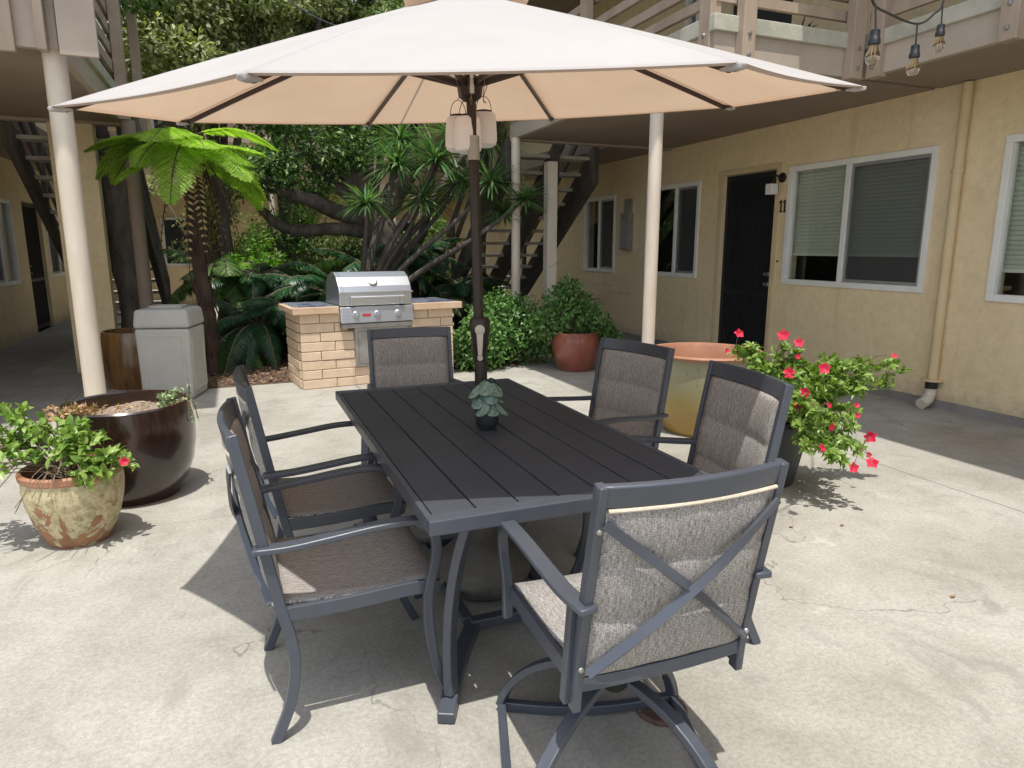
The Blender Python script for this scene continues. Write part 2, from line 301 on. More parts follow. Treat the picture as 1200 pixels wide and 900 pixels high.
# ------------------------------------------------------------------ mesh builder
class MB:
    def __init__(s): s.v = []; s.f = []; s.uv = None
    def add(s, vs, fs):
        o = len(s.v); s.v += [tuple(p) for p in vs]; s.f += [tuple(i+o for i in f) for f in fs]; return s
    def box(s, c, size, rz=0, mat=None):
        hx, hy, hz = (d/2 for d in size); vs = [Vector((x, y, z)) for x in (-hx, hx) for y in (-hy, hy) for z in (-hz, hz)]
        m = mat or Matrix.Rotation(rz, 3, 'Z'); c = Vector(c)
        return s.add([m @ p + c for p in vs], [(0, 1, 3, 2), (4, 6, 7, 5), (0, 4, 5, 1), (2, 3, 7, 6), (0, 2, 6, 4), (1, 5, 7, 3)])
    def bb(s, a, b): # box between min and max
        a = Vector(a); b = Vector(b); return s.box((a+b)/2, [abs(q) for q in (b-a)])
    def bar(s, p0, p1, w, h, up=(0, 0, 1)):
        p0 = Vector(p0); p1 = Vector(p1); d = (p1-p0); l = d.length; d.normalize(); up = Vector(up)
        if abs(d.dot(up)) > .98: up = Vector((1, 0, 0))
        sd = d.cross(up).normalized(); u = sd.cross(d)
        m = Matrix((sd, d, u)).transposed(); return s.box((p0+p1)/2, (w, l, h), mat=m)
    def sweep(s, pts, w, h, up=(0, 0, 1)):   # rectangular section along a smooth path; w along side, h along 'up'
        pts = [Vector(p) for p in pts]; n = len(pts); vs = []; fs = []; upv = Vector(up)
        ws = w if isinstance(w, (list, tuple)) else [w]*n; hs = h if isinstance(h, (list, tuple)) else [h]*n
        for i, p in enumerate(pts):
            t = (pts[min(i+1, n-1)]-pts[max(i-1, 0)]).normalized(); sd = t.cross(upv)
            sd = sd.normalized() if sd.length > 1e-4 else Vector((1, 0, 0)); u = sd.cross(t)
            for a, b in ((-1, -1), (1, -1), (1, 1), (-1, 1)): vs.append(p+sd*a*ws[i]/2+u*b*hs[i]/2)
        for i in range(n-1):
            for k in range(4): a = i*4+k; b = i*4+(k+1) % 4; fs.append((a, b, b+4, a+4))
        fs.append((3, 2, 1, 0)); e = (n-1)*4; fs.append((e, e+1, e+2, e+3)); return s.add(vs, fs)
    def tube(s, pts, r, seg=10, cap=True):
        pts = [Vector(p) for p in pts]; n = len(pts); rs = r if isinstance(r, (list, tuple)) else [r]*n; vs = []; fs = []
        t0 = (pts[1]-pts[0]).normalized(); a = t0.orthogonal().normalized()
        for i, p in enumerate(pts):
            t = (pts[min(i+1, n-1)]-pts[max(i-1, 0)]).normalized(); a = (a-t*a.dot(t)).normalized(); b = t.cross(a)
            for k in range(seg): th = 2*PI*k/seg; vs.append(p+(a*math.cos(th)+b*math.sin(th))*rs[i])
        for i in range(n-1):
            for k in range(seg): q = i*seg; fs.append((q+k, q+(k+1) % seg, q+seg+(k+1) % seg, q+seg+k))
        if cap: fs.append(tuple(range(seg))[::-1]); fs.append(tuple((n-1)*seg+k for k in range(seg)))
        return s.add(vs, fs)
    def lathe(s, prof, c=(0, 0, 0), seg=48, cap0=True, cap1=False, mat=None):
        c = Vector(c); vs = []; fs = []; n = len(prof)
        for r, z in prof:
            for k in range(seg):
                th = 2*PI*k/seg; p = Vector((r*math.cos(th), r*math.sin(th), z))
                if mat: p = mat @ p
                vs.append(p+c)
        for i in range(n-1):
            for k in range(seg): q = i*seg; fs.append((q+k, q+(k+1) % seg, q+seg+(k+1) % seg, q+seg+k))
        if cap0: fs.append(tuple(range(seg))[::-1])
        if cap1: fs.append(tuple((n-1)*seg+k for k in range(seg)))
        return s.add(vs, fs)
    def build(s, name, mat, parent=None, smooth=False, bevel=0, loc=None):
        me = bpy.data.meshes.new(name); me.from_pydata(s.v, [], s.f); me.validate(); me.update()
        me.materials.append(M[mat] if isinstance(mat, str) else mat)
        bm = bmesh.new(); bm.from_mesh(me); bmesh.ops.recalc_face_normals(bm, faces=bm.faces); bm.to_mesh(me); bm.free()
        if smooth:
            me.polygons.foreach_set('use_smooth', [True]*len(me.polygons)); me.set_sharp_from_angle(angle=R(38))
        o = bpy.data.objects.new(name, me); COL.objects.link(o); o.parent = parent
        if loc: o.location = loc
        if bevel:
            b = o.modifiers.new('bevel', 'BEVEL'); b.width = bevel; b.segments = 2; b.limit_method = 'ANGLE'; b.angle_limit = R(50); b.harden_normals = False
        return o
def bez(p0, p1, p2, p3, n=10):
    p0, p1, p2, p3 = map(Vector, (p0, p1, p2, p3)); r = []
    for i in range(n+1):
        t = i/n; r.append(p0*(1-t)**3+p1*3*t*(1-t)**2+p2*3*t*t*(1-t)+p3*t**3)
    return r
def spline(pts, n=8):
    pts = [Vector(p) for p in pts]; q = [2*pts[0]-pts[1]]+pts+[2*pts[-1]-pts[-2]]; r = []
    for i in range(1, len(q)-2):
        for k in range(n):
            t = k/n; a, b, c, d = q[i-1:i+3]
            r.append(.5*((2*b)+(c-a)*t+(2*a-5*b+4*c-d)*t*t+(3*b-a-3*c+d)*t**3))
    r.append(pts[-1]); return r
def lerp_list(a, b, n): return [a+(b-a)*i/(n-1) for i in range(n)]

# ---- leaves (numpy)
T_DIA = (np.array([[0, 0, 0], [.45, -.5, .06], [1, 0, -.08], [.45, .5, .06]]), [(0, 1, 2), (0, 2, 3)])
T_LEAF = (np.array([[0, 0, 0], [.3, -.42, .05], [.3, 0, -.03], [.3, .42, .05], [.65, -.40, .03], [.65, 0, -.05], [.65, .40, .03], [1, 0, -.16]]),
          [(0, 1, 2), (0, 2, 3), (1, 4, 5, 2), (2, 5, 6, 3), (4, 7, 5), (5, 7, 6)])
def _bl(drop, n=4):
    v = [[0, -.35, 0], [0, .35, 0]]
    for i in range(1, n): t = i/n; w = .5*(1-t*.6); v += [[t*(1-.25*drop*t), -w, -drop*t*t], [t*(1-.25*drop*t), w, -drop*t*t]]
    v.append([1-.25*drop, 0, -drop]); f = [(2*i, 2*i+2, 2*i+3, 2*i+1) for i in range(n-1)]+[(2*n-2, 2*n, 2*n-1)]
    return (np.array(v), f)
T_BLADE = _bl(.35); T_BLADE2 = _bl(.9, 5)
def norm(a): return a/np.maximum(np.linalg.norm(a, axis=-1, keepdims=True), 1e-9)
class LV:
    def __init__(s): s.V = []; s.tr = []; s.qd = []; s.n = 0
    def add(s, T, pos, d, nrm, ln, wd):
        tv, tf = T; pos = np.atleast_2d(pos); d = norm(np.atleast_2d(d)); nrm = np.atleast_2d(nrm); K = len(pos)
        if K == 0: return s
        sd = norm(np.cross(d, nrm)); up = np.cross(sd, d); ln = np.broadcast_to(np.asarray(ln, float).reshape(-1, 1, 1), (K, 1, 1)); wd = np.broadcast_to(np.asarray(wd, float).reshape(-1, 1, 1), (K, 1, 1))
        v = pos[:, None, :]+ln*tv[None, :, 0:1]*d[:, None, :]+wd*tv[None, :, 1:2]*sd[:, None, :]+ln*tv[None, :, 2:3]*up[:, None, :]
        base = s.n+np.arange(K)[:, None]*len(tv)
        for f in tf:
            a = base+np.array(f)[None, :]; (s.tr if len(f) == 3 else s.qd).append(a)
        s.V.append(v.reshape(-1, 3)); s.n += K*len(tv); return s
    def build(s, name, mat, parent=None):
        V = np.concatenate(s.V); tr = np.concatenate(s.tr) if s.tr else np.zeros((0, 3), int); qd = np.concatenate(s.qd) if s.qd else np.zeros((0, 4), int)
        me = bpy.data.meshes.new(name); me.vertices.add(len(V)); me.vertices.foreach_set('co', V.astype(np.float32).ravel())
        li = np.concatenate([tr.ravel(), qd.ravel()]); me.loops.add(len(li)); me.loops.foreach_set('vertex_index', li.astype(np.int32))
        nf = len(tr)+len(qd); me.polygons.add(nf); st = np.concatenate([np.arange(len(tr))*3, len(tr)*3+np.arange(len(qd))*4])
        me.polygons.foreach_set('loop_start', st.astype(np.int32)); me.update(calc_edges=True); me.validate()
        me.materials.append(M[mat]); o = bpy.data.objects.new(name, me); COL.objects.link(o); o.parent = parent; return o
def rdirs(n): return norm(rng.normal(size=(n, 3)))
def rosettes(lv, tips, dirs, k, ln, wd, T=T_LEAF, spread=.8, back=.5):
    for p, d in zip(tips, dirs):
        d = np.array(d, float); d /= np.linalg.norm(d); m = max(3, int(k*rng.uniform(.7, 1.3)))
        o = rdirs(m); o = norm(o-(o@d)[:, None]*d); dd = norm(d[None]*rng.uniform(.1, 1, (m, 1))+o*spread*rng.uniform(.6, 1.3, (m, 1)))
        pos = np.array(p)[None]-d[None]*rng.uniform(0, back, (m, 1))*ln*2
        nr = norm(d[None]+.5*np.array([0, 0, 1])[None]+.3*rdirs(m))
        sc = rng.uniform(.55, 1.15, m); lv.add(T, pos, dd, nr, ln*sc, wd*sc)
def blob_leaves(lv, centers, radii, n, ln, wd, T=T_DIA, shell=.55, flat=1.0, upb=.5):
    centers = np.array(centers, float); radii = np.array(radii, float); pr = radii**2; idx = rng.choice(len(centers), n, p=pr/pr.sum())
    d = rdirs(n); r = (rng.uniform(shell**3, 1, n))**(1/3); sc = radii[idx][:, None]*np.array([1, 1, flat])[None]
    pos = centers[idx]+d*r[:, None]*sc*(1+.25*rng.normal(size=(n, 1))*.5); dd = norm(d*.6+rdirs(n)*.8+np.array([0, 0, -.1])); nr = norm(d+rdirs(n)*.5+np.array([0, 0, upb]))
    s = rng.uniform(.6, 1.2, n); lv.add(T, pos, dd, nr, ln*s, wd*s)

# ------------------------------------------------------------------ world & sun
w = bpy.data.worlds.new('World'); scene.world = w; w.use_nodes = True; nt = w.node_tree; nt.nodes.clear()
SD = Vector((.09, .285, -1)).normalized()
sky = nt.nodes.new('ShaderNodeTexSky'); sky.sky_type = 'NISHITA'; sky.sun_disc = False; sky.sun_elevation = math.asin(-SD.z); sky.sun_rotation = R(197.5); sky.air_density = 1.0; sky.dust_density = 1.5
bg = nt.nodes.new('ShaderNodeBackground'); bg.inputs[1].default_value = .15; wo = nt.nodes.new('ShaderNodeOutputWorld')
hs = nt.nodes.new('ShaderNodeHueSaturation'); hs.inputs['Saturation'].default_value = .55; nt.links.new(sky.outputs[0], hs.inputs['Color']); nt.links.new(hs.outputs[0], bg.inputs[0]); nt.links.new(bg.outputs[0], wo.inputs[0])
sl = bpy.data.lights.new('sun', 'SUN'); sl.energy = 2.7; sl.angle = R(.5); sl.color = (1, .972, .92); so = bpy.data.objects.new('sun', sl); COL.objects.link(so)
so.rotation_euler = SD.to_track_quat('-Z', 'Y').to_euler(); so.location = (0, 0, 10)
scene.view_settings.view_transform = 'Standard'; scene.view_settings.look = 'None'; scene.view_settings.gamma = 1; scene.view_settings.exposure = .84
scene.render.engine = 'CYCLES'; scene.cycles.max_bounces = 8; scene.cycles.diffuse_bounces = 5; scene.cycles.transparent_max_bounces = 12

# ------------------------------------------------------------------ ground
def sheet(name, pts, z, mat, kind='structure', thick=None):
    b = MB(); n = len(pts)
    if thick:
        b.add([(x, y, z) for x, y in pts]+[(x, y, z-thick) for x, y in pts], [tuple(range(n)), tuple(range(n, 2*n))[::-1]]+[(i, (i+1) % n, n+(i+1) % n, n+i) for i in range(n)])
    else: b.add([(x, y, z) for x, y in pts], [tuple(range(n))])
    o = b.build(name, mat); o['kind'] = kind; return o
sheet('ground', [(-150, -150), (150, -150), (150, 150), (-150, 150)], -.02, 'walk')
sheet('patio', [(-12, -8), (8, -8), (8, 24), (-12, 24)], 0, 'concrete')
sheet('garden_bed', [(-.42, 7.72), (3.3, 7.9), (3.5, 8.6), (3.4, 12.2), (1.6, 12.6), (-.9, 11.3), (-.95, 8.6)], .004, 'mulch')
sheet('path', [(-1.4, 11.3), (-.9, 11.35), (1.6, 12.65), (3.6, 12.3), (3.6, 14.4), (-2, 14.4)], .004, 'path')
# loose bark chips
lv = LV(); n = 9000
px = rng.uniform(-.4, 3.2, n); py = rng.uniform(7.76, 11.2, n); 
lv.add(T_DIA, np.c_[px, py, rng.uniform(.008, .03, n)], norm(np.c_[rng.normal(size=(n, 2)), rng.normal(size=n)*.15]), norm(np.c_[rng.normal(size=(n, 2))*.25, np.ones(n)]), rng.uniform(.02, .07, n), rng.uniform(.012, .03, n))
o = lv.build('bark_chips', 'chip'); tag(o, 'brown bark mulch chips strewn over the garden bed', 'mulch', kind='stuff')
# leaf litter on patio: few dry leaves
for (x, y) in [(985, 616), (925, 618), (1115, 700)]:
    p = onz(x, y, .006); lv = LV(); lv.add(T_LEAF, [tuple(p)], [(1, .3, .1)], [(0, .2, 1)], .035, .022)
    o = lv.build('fallen_leaf', 'dry'); tag(o, 'small dry tan leaf lying on the sunlit patio concrete', 'fallen leaf', 'dry leaves on the patio')

# ------------------------------------------------------------------ buildings
def wall_x(parent, name, X0, X1, y0, y1, z0, z1, ops, mat):
    """wall slab between X0 and X1, running along Y, with rectangular openings (ya, yb, za, zb)"""
    b = MB(); ys = sorted({y0, y1, *[o[0] for o in ops], *[o[1] for o in ops]})
    for a, c in zip(ys, ys[1:]):
        op = [o for o in ops if o[0] <= a+1e-6 and o[1] >= c-1e-6]
        if not op: b.bb((X0, a, z0), (X1, c, z1))
        else:
            o = op[0]
            if o[2] > z0+1e-3: b.bb((X0, a, z0), (X1, c, o[2]))
            if o[3] < z1-1e-3: b.bb((X0, a, o[3]), (X1, c, z1))
    me = b.build(name, mat, parent)
    return me
def window(parent, X, y0, y1, z0, z1, face=-1, slider='near', blind=.68, split=None, label=None, frame='white', fw=.06):
    """frame outer rectangle; face=-1 means the wall faces -X"""
    f = face; b = MB(); X = X-.0
    xo, xi = X+f*.018, X-f*.07
    lo, hi = min(xo, xi), max(xo, xi)
    b.bb((lo, y0, z1-fw), (hi, y1, z1)); b.bb((lo, y0, z0), (hi, y1, z0+fw)); b.bb((lo, y0, z0+fw), (hi, y0+fw, z1-fw)); b.bb((lo, y1-fw, z0+fw), (hi, y1, z1-fw))
    ym = split if split else (y0+y1)/2
    b.bb((lo+.004, ym-.03, z0+fw), (hi-.004, ym+.03, z1-fw))
    fr = b.build('window', frame, parent, bevel=.004)
    if label: fr['label'] = label
    g = MB(); xg = X-f*.035
    for a, c in ((y0+fw, ym-.03), (ym+.03, y1-fw)): g.add([(xg, a, z0+fw), (xg, c, z0+fw), (xg, c, z1-fw), (xg, a, z1-fw)], [(0, 1, 2, 3)])
    g.build('pane', 'glass', fr)
    # sash frame and screen on the near half
    a, c = (y0+fw, ym-.03) if slider == 'near' else (ym+.03, y1-fw)
    s = MB(); xs = X-f*.012; q = .032
    for p in (((xs-.008, a+.001, z0+fw+.001), (xs+.008, c-.001, z0+fw+q)), ((xs-.008, a+.001, z1-fw-q), (xs+.008, c-.001, z1-fw-.001)), ((xs-.008, a+.001, z0+fw+q), (xs+.008, a+q, z1-fw-q)), ((xs-.008, c-q, z0+fw+q), (xs+.008, c-.001, z1-fw-q))): s.bb(*p)
    s.build('sash', 'alu', fr)
    sc = MB(); sc.add([(xs, a+q, z0+fw+q), (xs, c-q, z0+fw+q), (xs, c-q, z1-fw-q), (xs, a+q, z1-fw-q)], [(0, 1, 2, 3)]); sc.build('screen', 'screen', fr)
    # room behind, its unlit darkness put into the near-black colour
    r = MB(); xr = X-f*1.2; xa = X-f*.075
    r.add([(xa, y0-.3, z0-.4), (xa, y1+.3, z0-.4), (xa, y1+.3, z1+.2), (xa, y0-.3, z1+.2), (xr, y0-.3, z0-.4), (xr, y1+.3, z0-.4), (xr, y1+.3, z1+.2), (xr, y0-.3, z1+.2)], [(4, 5, 6, 7), (0, 1, 5, 4), (1, 2, 6, 5), (2, 3, 7, 6), (3, 0, 4, 7)])
    r.build('room', 'dark_room', fr)
    if blind:
        bl = MB(); xb = X-f*.11; zb = z1-fw-(z1-z0)*blind; z = z1-fw-.01; m = Matrix.Rotation(f*R(-62), 3, 'Y')
        while z > zb:
            bl.box((xb, (y0+y1)/2, z), (.05, y1-y0-.02, .003), mat=m); z -= .040
        bl.box((xb, (y0+y1)/2, zb-.02), (.04, y1-y0-.02, .03)); bl.build('blind', 'blind', fr)
    return fr
def sec_door(parent, X, y0, y1, z1, face=-1, hinge='far', label=None):
    f = face; b = MB(); xo, xi = X-f*.05, X-f*.01
    lo, hi = min(xo, xi), max(xo, xi)
    b.bb((lo, y0, .02), (hi, y1, z1)); d = b.build('door', 'blackdoor', parent)
    if label: d['label'] = label
    g = MB(); xg = X+f*.006; k = 16
    for (a, c, e, h) in ((y0, y0+.05, .02, z1), (y1-.05, y1, .02, z1), (y0+.05, y1-.05, z1-.06, z1), (y0+.05, y1-.05, .02, .09), (y0+.05, y1-.05, .86, .92)): g.bb((min(xg, xg-f*.03), a, e), (max(xg, xg-f*.03), c, h))
    for i in range(1, k): y = y0+.05+(y1-y0-.1)*i/k; g.bb((xg-.007-f*.012, y-.006, .09), (xg+.005-f*.012, y+.006, z1-.06))
    g.build('grille', 'blackdoor', d)
    h = MB(); yk = y0+.09
    for z in (1.02, 1.14): h.lathe([(.028, 0), (.028, .012), (.016, .02), (.014, .045), (.02, .055), (.0, .058)], (X+f*.006, yk, z), 16, mat=Matrix.Rotation(f*R(90), 3, 'Y'))
    h.build('handle', 'steel_dark', d, smooth=True); return d

RW = 5.97
bl = empty('apartment_building', (RW, 6, 0), label='yellow stucco two storey apartment building with brown balcony on the right side of the patio', cat='building')
def B(b, name, mat, parent=bl, **kw):
    """build world-space mesh under a parent empty"""
    pw = parent.matrix_world if False else None
    o = b.build(name, mat, parent, **kw); return o
# parent empties sit at world positions: shift children back with parent inverse
def fixp(root):
    bpy.context.view_layer.update()
    inv = root.matrix_world.inverted()
    for c in root.children: c.matrix_parent_inverse = inv
ops = [(2.35, 3.95, 1.01, 2.36), (4.54, 6.35, 1.04, 2.36), (6.54, 7.51, 0, 2.36), (7.97, 9.3, 1.04, 2.35), (10.21, 11.32, 1.04, 2.32)]
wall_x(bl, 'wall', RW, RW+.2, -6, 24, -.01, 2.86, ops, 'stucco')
MB().bb((RW-.025, -6, 0), (RW-.001, 6.5, .075)).bb((RW-.025, 7.55, 0), (RW-.001, 24, .075)).build('wall_kerb', 'walk', bl)
window(bl, RW, 2.35, 3.95, 1.01, 2.36, label='window with white frame at the right edge of the photo', blind=.75)
window(bl, RW, 4.54, 6.35, 1.04, 2.36, split=5.52, label='wide window with half lowered blind beside the drainpipe')
window(bl, RW, 7.97, 9.3, 1.04, 2.35, split=8.52, blind=0, label='dark window left of the black door')
window(bl, RW, 10.21, 11.32, 1.04, 2.32, blind=0, label='far window reflecting green shrubs')
sec_door(bl, RW+.06, 6.55, 7.50, 2.35, label='black security door of the ground floor flat')
MB().bb((RW-.02, 6.47, 2.36), (RW, 7.58, 2.42)).bb((RW-.02, 7.51, 0), (RW, 7.57, 2.36)).bb((RW-.02, 6.48, 0), (RW, 6.54, 2.36)).build('door_trim', 'trim', bl, bevel=.003)
# house number 11
for yy in (6.445, 6.385):
    MB().bb((RW-.012, yy-.008, 1.86), (RW-.002, yy+.008, 2.0)).bb((RW-.012, yy+.008, 1.965), (RW-.002, yy+.024, 1.985)).bb((RW-.012, yy-.02, 1.86), (RW-.002, yy+.02, 1.872)).build('house_number', 'black', bl)
MB().lathe([(.012, 0), (.012, .012)], (RW-.001, 6.44, 1.30), 14, cap1=True, mat=Matrix.Rotation(R(-90), 3, 'Y')).build('doorbell', 'black', bl, smooth=True)
# decks
ZD = 2.85; XE = 5.0; YB = 4.6; XL = 3.5; YF = 8.7
MB().bb((XE+.06, -6, ZD+.002), (RW, YB, ZD+.2)).bb((XL+.06, YB+.06, ZD+.002), (RW, YF, ZD+.2)).bb((XE+.06, YF, ZD+.002), (RW, 24, ZD+.2)).build('balcony_deck', 'soffit', bl)
fz = ZD+.21
fs = MB().bb((XE, -6, ZD-.0), (XE+.06, YB, fz)).bb((XL, YB, ZD), (XE+.06, YB+.06, fz)).bb((XL, YB+.06, ZD), (XL+.06, YF, fz)); fs.build('fascia', 'stucco_pale', bl)
MB().bb((XE-.03, -6, fz), (XE+.16, YB, fz+.12)).bb((XL-.03, YB-.03, fz), (XE+.16, YB+.13, fz+.12)).bb((XL-.03, YB+.13, fz), (XL+.13, YF, fz+.12)).build('ledge', 'ledge', bl, bevel=.008)
MB().bb((XL, YF-.02, ZD-.02), (RW, YF+.08, fz-.02)).build('beam', 'beam', bl)
for zz in (3.28, 3.43, 3.62, 3.85):
    MB().bb((XL+.02, YB+.02, zz), (XE-.02, YB+.06, zz+.075)).build('rail', 'beam', bl)
    MB().bb((XE+.03, -6, zz), (XE+.07, YB-.02, zz+.075)).build('rail', 'beam', bl)
    MB().bb((XL+.03, YB+.1, zz), (XL+.07, YF, zz+.075)).build('rail', 'beam', bl)
for (x, y, sx, sy) in [(XE-.14, YB-.045, .13, .09), (XE-.005, YB-.16, .09, .13), (XE-.045, 3.35, .09, .13), (XE-.045, 1.9, .09, .13), (XL+.25, YB-.045, .12, .09), (XL+.02, YB+.1, .1, .14), (XL-.045, 6.6, .09, .12)]:
    b = MB().box((x, y, 3.5), (sx, sy, 1.36)); o = b.build('balcony_post', 'beam', bl, bevel=.006)
    bo = MB()
    for z in (2.9, 3.05):
        if sy > sx: bo.lathe([(.018, 0), (.015, .012), (0, .016)], (x-sx/2, y, z), 10, mat=Matrix.Rotation(R(-90), 3, 'Y'))
        else: bo.lathe([(.018, 0), (.015, .012), (0, .016)], (x, y-sy/2, z), 10, mat=Matrix.Rotation(R(90), 3, 'X'))
    bo.build('bolt', 'steel_dark', o, smooth=True)
# columns under deck
for (x, y, r_) in [(3.46, 5.28, .058), (3.52, 8.62, .06)]:
    MB().lathe([(r_, 0), (r_, ZD)], (x, y, 0), 28).build('support_post', 'post', bl, smooth=True)
MB().bb((3.93, 8.5, 0), (4.07, 8.64, ZD-.28)).build('square_post', 'post', bl, bevel=.006)
for (x, y) in [(3.46, 5.28), (3.52, 8.62)]: MB().lathe([(.085, 0), (.085, .012), (.066, .02), (.062, .05)], (x, y, 0), 24).build('post_foot', 'rusty', bl, smooth=True)
# upper storey
wall_x(bl, 'upper_wall', RW, RW+.2, -6, 24, 2.87, 5.5, [(6.5, 7.55, 3.06, 5.1), (7.95, 8.5, 4.0, 5.1)], 'stucco')
d = MB().bb((RW+.02, 6.52, 3.07), (RW+.06, 7.53, 5.08)); d.build('upper_door', 'blackdoor', bl)
window(bl, RW, 7.95, 8.5, 4.0, 5.1, blind=.9, label='upstairs window behind the balcony rails')
MB().bb((XE-.9, -6, 5.5), (7.5, 4.33, 5.66)).bb((2.8, 4.33, 5.5), (7.5, 9.1, 5.66)).bb((XE-.9, 9.1, 5.5), (7.5, 24, 5.66)).build('roof', 'soffit', bl)
fixp(bl)
# drainpipe
dp = empty('drainpipe', (RW-.05, 4.3, 0), label='yellow painted drainpipe running down the right stucco wall', cat='drainpipe')
MB().tube([(RW-.05, 4.31, .26), (RW-.05, 4.31, 2.84)], .042, 16).build('pipe', 'trim', dp, smooth=True)
MB().tube([(RW-.05, 4.31, 2.1), (RW-.05, 4.31, 2.125)], .052, 16).tube([(RW-.05, 4.31, .25), (RW-.05, 4.31, .27)], .09, 20).build('pipe_joint', 'trim', dp, smooth=True)
MB().tube([(RW-.05, 4.31, .18), (RW-.05, 4.31, .248)], .052, 16).build('rubber_collar', 'black', dp, smooth=True)
MB().tube(spline([(RW-.05, 4.31, .18), (RW-.055, 4.31, .13), (RW-.10, 4.30, .075), (RW-.19, 4.29, .045)], 5), [.047]*9+[.05]*7, 16).build('elbow', 'post', dp, smooth=True); fixp(dp)
# wall lamp by the door
wl = empty('wall_lamp', (RW, 6.47, 2.2), label='black wall lamp with pale square shade beside the number 11', cat='wall lamp')
MB().lathe([(.055, 0), (.055, .02), (.03, .03)], (RW, 6.45, 2.25), 20, cap1=True, mat=Matrix.Rotation(R(-90), 3, 'Y')).build('backplate', 'black', wl, smooth=True)
MB().tube(spline([(RW-.03, 6.45, 2.25), (RW-.10, 6.46, 2.27), (RW-.13, 6.47, 2.2)], 5), .012, 8).build('arm', 'black', wl, smooth=True)
MB().box((RW-.13, 6.48, 2.12), (.10, .10, .12)).build('lamp_shade', 'lantern', wl, bevel=.008); fixp(wl)
# electrical box
eb = empty('electric_box', (RW, 9.85, 1.7), label='grey electric box mounted on the yellow wall between two windows', cat='electric box')
MB().bb((RW-.09, 9.66, 1.42), (RW, 9.92, 2.0)).build('box_body', 'steel_dark', eb, bevel=.005)
MB().bb((RW-.10, 9.69, 1.45), (RW-.091, 9.89, 1.88)).build('box_cover', 'alu', eb, bevel=.003)
MB().bb((RW-.05, 9.70, 2.0), (RW, 9.88, 2.22)).build('conduit', 'steel_dark', eb); fixp(eb)

# left building
LW = -3.25
lb = empty('apartment_building', (LW, 10, 0), label='yellow stucco apartment building with brown balcony on the left side of the courtyard', cat='building')
wall_x(lb, 'wall', LW-.2, LW, 5.0, 24, -.01, 2.86, [(12.0, 13.45, .88, 2.2), (14.15, 15.35, 0, 2.24), (15.62, 17.25, .9, 2.05)], 'stucco')
window(lb, LW, 12.0, 13.45, .88, 2.2, face=1, blind=0, label='window with white frame at the left edge of the photo')
window(lb, LW, 15.62, 17.25, .9, 2.05, face=1, blind=0, label='window beyond the far black door')
sec_door(lb, LW-.06, 14.17, 15.33, 2.22, face=1, label='black barred door of the left building')
EX = -1.05; EY = 6.1; LF = 9.3
MB().bb((-9, EY+.06, ZD+.002), (EX-.06, LF, ZD+.2)).bb((-9, LF, ZD+.002), (-2.3, 24, ZD+.2)).build('balcony_deck', 'soffit', lb)
MB().bb((-9, EY, ZD), (EX, EY+.06, fz+.25)).bb((EX-.06, EY+.06, ZD), (EX, LF, fz)).build('fascia', 'stucco_pale', lb)
MB().bb((-9, LF-.02, ZD-.03), (EX, LF+.1, fz)).build('beam', 'beam', lb)
MB().bb((EX-.13, EY+.1, fz), (EX+.03, LF, fz+.12)).build('ledge', 'ledge', lb, bevel=.008)
MB().bb((-1.42, EY-.05, ZD-.05), (-1.30, EY-.001, 4.2)).build('balcony_post', 'beam', lb, bevel=.005)
MB().bb((-1.16, EY-.10, ZD-.03), (-1.10, EY-.001, 4.2)).build('balcony_post', 'beam', lb, bevel=.005)
MB().bb((-1.02, EY-.13, ZD-.06), (-.78, EY-.09, 4.2)).build('sign_board', 'stucco_pale', lb, bevel=.004)
MB().bb((-1.0, EY-.09, ZD+.1), (-.98, EY+.02, 4.1)).build('bracket', 'steel_dark', lb)
for zz in (3.33, 3.52, 3.72, 3.92, 4.12):
    MB().bb((EX-.05, EY+.1, zz), (EX-.01, LF, zz+.11)).build('rail', 'beam', lb)
for y in (9.1, 10.9):
    MB().bb((EX-.005, y-.1, ZD-.0), (EX+.1, y+.1, 5.5)).build('balcony_post', 'beam', lb, bevel=.006)
MB().lathe([(.077, 0), (.077, ZD)], (-1.10, 6.22, 0), 32).build('support_post', 'post', lb, smooth=True)
MB().lathe([(.075, 0), (.075, ZD)], (-.98, 9.1, 0), 28).build('support_post', 'soffit', lb, smooth=True)
MB().bb((-1.80, 9.3, 0), (-1.36, 9.5, ZD)).build('pier', 'stucco', lb)
wall_x(lb, 'upper_wall', LW-.2, LW, 5, 24, 2.87, 5.5, [], 'stucco')
MB().bb((-12, 5.2, 5.5), (-.75, 9.4, 5.66)).bb((-12, 9.4, 5.5), (-2.3, 24, 5.66)).build('roof', 'soffit', lb); fixp(lb)
MB_walk = sheet('walkway', [(-3.2, 6.3), (-1.6, 6.3), (-1.6, 9.4), (-2.3, 9.4), (-2.3, 24), (-3.2, 24)], .006, 'walk')

# back building
bb = empty('apartment_building', (2, 20, 0), label='sunlit cream apartment building at the far end behind the garden trees', cat='building')
def wall_y(parent, name, Y0, x0, x1, z0, z1, ops, mat):
    b = MB(); xs = sorted({x0, x1, *[o[0] for o in ops], *[o[1] for o in ops]})
    for a, c in zip(xs, xs[1:]):
        op = [o for o in ops if o[0] <= a+1e-6 and o[1] >= c-1e-6]
        if not op: b.bb((a, Y0, z0), (c, Y0+.2, z1))
        else:
            o = op[0]
            if o[2] > z0: b.bb((a, Y0, z0), (c, Y0+.2, o[2]))
            if o[3] < z1: b.bb((a, Y0, o[3]), (c, Y0+.2, z1))
    return b.build(name, mat, parent)
wins = [(x, x+1.5, 1.0, 2.2) for x in (-1.6, 3.6, 9.4)]
wall_y(bb, 'wall', 19.5, -3, 16, 0, 2.85, wins+[(1.2, 2.1, 0, 2.2), (7, 7.9, 0, 2.2)], 'stucco')
